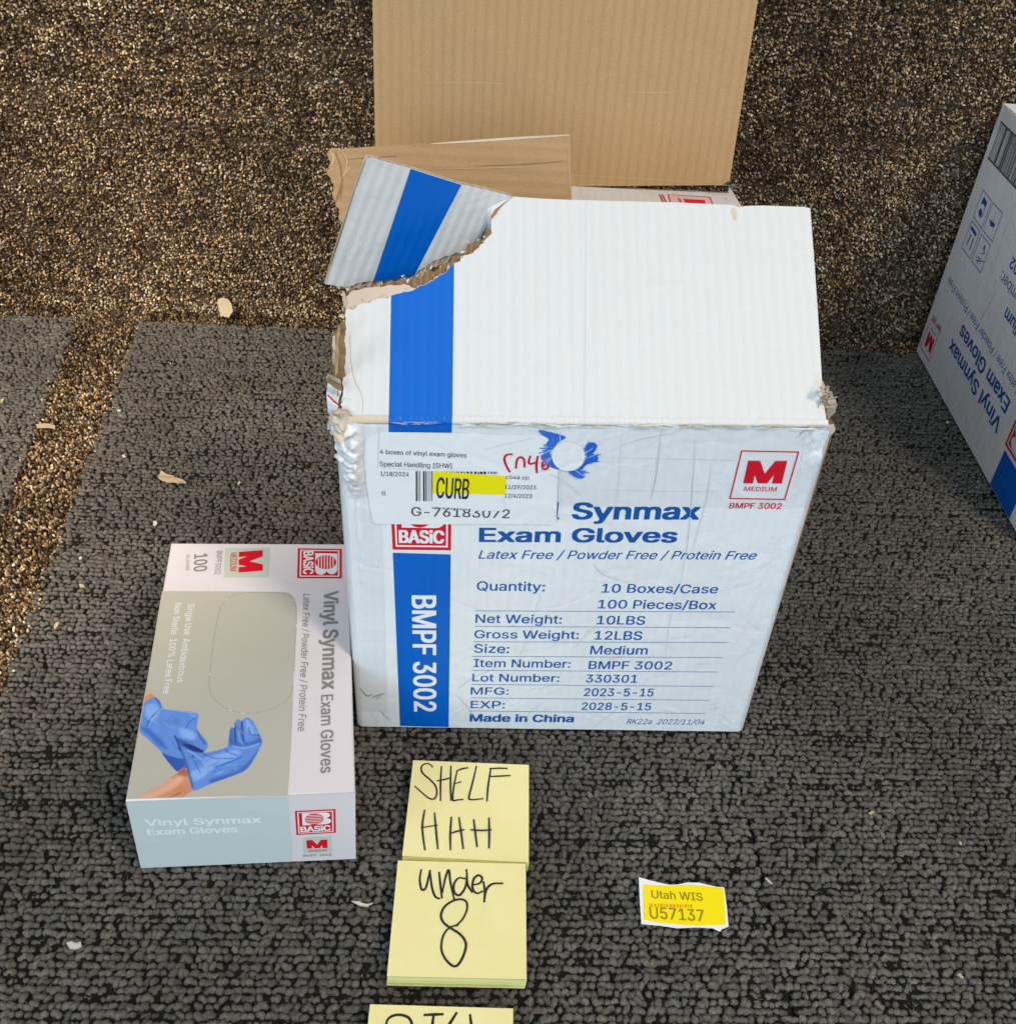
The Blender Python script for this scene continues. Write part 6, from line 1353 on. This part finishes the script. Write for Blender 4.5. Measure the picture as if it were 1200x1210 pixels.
pad('yellow sticky note pad cut off by the bottom edge of the photo', [q3a+n3*s3, q3b+n3*s3, q3b, q3a], .0105, [(s_, pw*1.25) for s_ in hand3])

# ------------------------------------------------------------------ yellow stock label on the carpet
SL = Face((0, 0, .0011), (1.0, 0, 0), (0, 1.0, 0))
u_pts = [(757.5, 1092), (780, 1094), (800, 1097), (822, 1096), (842, 1097), (848, 1100), (851, 1101), (852, 1098.5), (860.5, 1095), (858.5, 1072), (855.3, 1048.7), (846, 1048), (838, 1046.2), (826, 1043.2), (812, 1043), (800, 1045.5), (790, 1045.6), (778, 1043), (766, 1040), (754.5, 1036.5), (755.5, 1062)]
cU = ground((808, 1070))
sl = MB()
M['tag_white'] = flat('label_white_paper', (.80, .80, .79), .6); M['tag_yellow'] = paper('label_yellow_band', srgb(246, 222, 0), dirt=.02, wrinkle=.3, rough=.5); M['tag_ink'] = flat('olive_ink', srgb(150, 128, 18), .6); M['tag_orange'] = flat('orange_ink', srgb(222, 158, 20), .6)
cw = lambda uv, h: SL.P(uv, h+.0014*(fbm(uv[0], uv[1], 3, 30, 2))+.0007)
cw = lambda uv, h: SL.P(uv, h)
P = SL.pts(*u_pts); P = P if area2([tuple(p) for p in P]) > 0 else P[::-1]
sl.sheet(SL, P, 0, 'tag_white'); 
N = len(P)
for i in range(N): sl.face([SL.P(P[i], -.0003), SL.P(P[(i+1) % N], -.0003), SL.P(P[(i+1) % N], 0), SL.P(P[i], 0)], 'tag_white')
sl.sheet(SL, P, -.0003, 'tag_white')
P = SL.pts((760, 1087), (783, 1091), (805, 1093), (823, 1094), (840, 1093.4), (857, 1093), (856, 1070), (854, 1049.6), (830, 1046.8), (812, 1045.6), (792.6, 1047), (775, 1046.3), (759.3, 1045.3))
sl.sheet(SL, P, .0001, 'tag_yellow')
T(sl, SL, 'Utah WIS', (770, 1061.7), (830, 1065), (770.6, 1052.4), 'tag_ink', .0002, bold=.02)
T(sl, SL, 'U57137', (768, 1085.7), (832, 1089.3), (769, 1072), 'tag_ink', .0002, bold=.02)
x = 767
while x < 815:
    wd = random.uniform(1, 3.2); sl.sheet(SL, SL.pts((x, 1072.2+(x-767)*.02), (x+wd, 1072.3+(x-767)*.02), (x+wd, 1068.2+(x-767)*.02), (x, 1068+(x-767)*.02)), .0002, 'tag_orange'); x += wd+random.uniform(.8, 2)
so = sl.build('stock_label', loc=(cU[0], cU[1], 0)); tag(so, 'torn yellow and white stock label reading Utah WIS U57137 lying on the grey carpet', 'label')

# ------------------------------------------------------------------ debris
M['chip'] = paper('cardboard_scrap', (.44, .345, .235), dirt=.1, wrinkle=1, rough=.85, dirt_col=(.36, .24, .13)); M['fluff'] = flat('white_paper_fleck', (.56, .52, .45), .9); M['straw'] = flat('pale_wood_splinter', (.50, .40, .22), .9)
def scrap(name, label, cat, fc, pts, t_, mat, seed, amp=.0008, bend=.002, group=None):
    mb = MB(); P = ragged([fc.px(p) for p in pts+[pts[0]]], amp, seed=seed, step=.001)[:-1]
    if area2([tuple(p) for p in P]) < 0: P = P[::-1]
    f1 = lambda uv, h: fc.P(uv, h+bend*fbm(uv[0], uv[1], seed, 70, 2))
    mb.sheet(fc, P, 0, mat, fn=f1); mb.sheet(fc, P, -t_, mat, fn=f1); N = len(P)
    for i in range(N): mb.face([f1(P[i], -t_), f1(P[(i+1) % N], -t_), f1(P[(i+1) % N], 0), f1(P[i], 0)], mat)
    c_ = np.mean([f1(p, 0) for p in P], axis=0)
    return tag(mb.build(name, loc=c_), label, cat, group)
lean = Face(ground((264, 376), .001), GX, Z*math.cos(math.radians(28))+GY*math.sin(math.radians(28)))
scrap('cardboard_scrap', 'tan torn cardboard scrap leaning at the foot of the carpeted wall', 'cardboard scrap', lean, [(257, 353.5), (264, 351), (273, 357), (275, 367.5), (270, 375.5), (261, 373), (258, 364)], .003, 'chip', 3)
flatf = Face((0, 0, .0035), (1.0, 0, 0), (0, 1.0, 0))
scrap('cardboard_scrap', 'narrow tan cardboard scrap lying on grey carpet above the glove box', 'cardboard scrap', flatf, [(187, 562), (189.5, 556), (196, 558), (203, 561), (212, 565), (219.5, 570), (210, 571), (201, 569), (192, 566)], .0022, 'chip', 5)
cr_ = [('paper_crumb', 'white paper crumb on the carpet at lower left, largest of the crumbs', 'crumb', [(78, 1114), (84, 1112), (90, 1114), (95, 1113), (96, 1118), (89, 1121), (82, 1121)], 'fluff'),
 ('paper_crumb', 'round pale crumb on grey carpet just beyond the glove box', 'crumb', [(180, 615), (185, 614), (187, 618), (184, 621), (180, 620)], 'fluff'),
 ('paper_crumb', 'tiny white speck near the brown gap, between the two cardboard scraps', 'crumb', [(137, 483), (143, 483), (143, 485.5), (138, 485)], 'fluff'),
 ('paper_crumb', 'tiny white speck on grey carpet, left above the narrow cardboard scrap', 'crumb', [(143, 537), (148, 536), (149, 540), (144, 540)], 'fluff'),
 ('paper_crumb', 'white speck on grey carpet midway between glove box and carton corner', 'crumb', [(280, 571), (283, 567), (285, 569), (282, 572)], 'fluff'),
 ('wood_splinter', 'short pale splinter on the brown gap edge left of the glove box', 'splinter', [(62, 742), (66, 735), (71, 734), (69, 740), (64, 745)], 'straw'),
 ('wood_splinter', 'yellowish splinter on grey carpet left of the glove box corner', 'splinter', [(92, 690), (98, 691), (101, 693), (95, 694)], 'straw'),
 ('paper_crumb', 'cream crumb on grey carpet close to the left tile edge', 'crumb', [(92, 658), (96, 656), (97, 659), (93, 661)], 'fluff'),
 ('wood_splinter', 'long grey twig lying across the brown gap between the tiles', 'splinter', [(42, 501), (55, 500), (65, 502), (65, 505), (52, 504.5), (43, 504)], 'chip'),
 ('wood_splinter', 'yellow splinter on the left carpet tile', 'splinter', [(0, 472), (6, 468), (4, 473), (0, 478)], 'straw'),
 ('paper_strip', 'thin curled white paper strip on carpet between glove box and note pads', 'paper strip', [(415, 1064.5), (424, 1066), (433, 1069), (441, 1067), (434, 1071), (424, 1069)], 'fluff'),
 ('wood_splinter', 'white sliver lying on carpet to the upper right of the yellow stock label', 'splinter', [(902, 1036), (905, 1037), (914, 1045), (911, 1046)], 'fluff'),
 ('wood_splinter', 'thin orange sliver on the grey carpet at lower right', 'splinter', [(1025, 961), (1031, 958), (1034, 959), (1028, 962)], 'straw'),
 ('paper_crumb', 'white speck on carpet beside the upside down carton', 'crumb', [(1117, 497), (1120.5, 497), (1121, 500), (1118, 500)], 'fluff'),
 ('wood_splinter', 'pale sliver on carpet below the upside down carton, at the right edge of the photo', 'splinter', [(1132, 995), (1135, 994), (1137, 998), (1134, 998)], 'straw'),
 ('wood_splinter', 'short pale sliver on carpet right of the stock label, near the bottom', 'splinter', [(1129, 1151), (1133, 1149), (1140, 1156), (1137, 1157)], 'straw')]
ff2 = Face((0, 0, .0016), (1.0, 0, 0), (0, 1.0, 0))
for k, (nm, lbl, cat, pts_, mt) in enumerate(cr_):
    cx_, cy_ = sum(p[0] for p in pts_)/len(pts_), sum(p[1] for p in pts_)/len(pts_); kk = 1.0 if k in (0, 8, 10) else .72
    scrap(nm, lbl, cat, ff2, [(cx_+(p[0]-cx_)*kk, cy_+(p[1]-cy_)*kk) for p in pts_], .0012, mt, 30+k, amp=.0003, bend=.0008)

for o in list(S.objects):
    if '_base' in o: del o['_base']
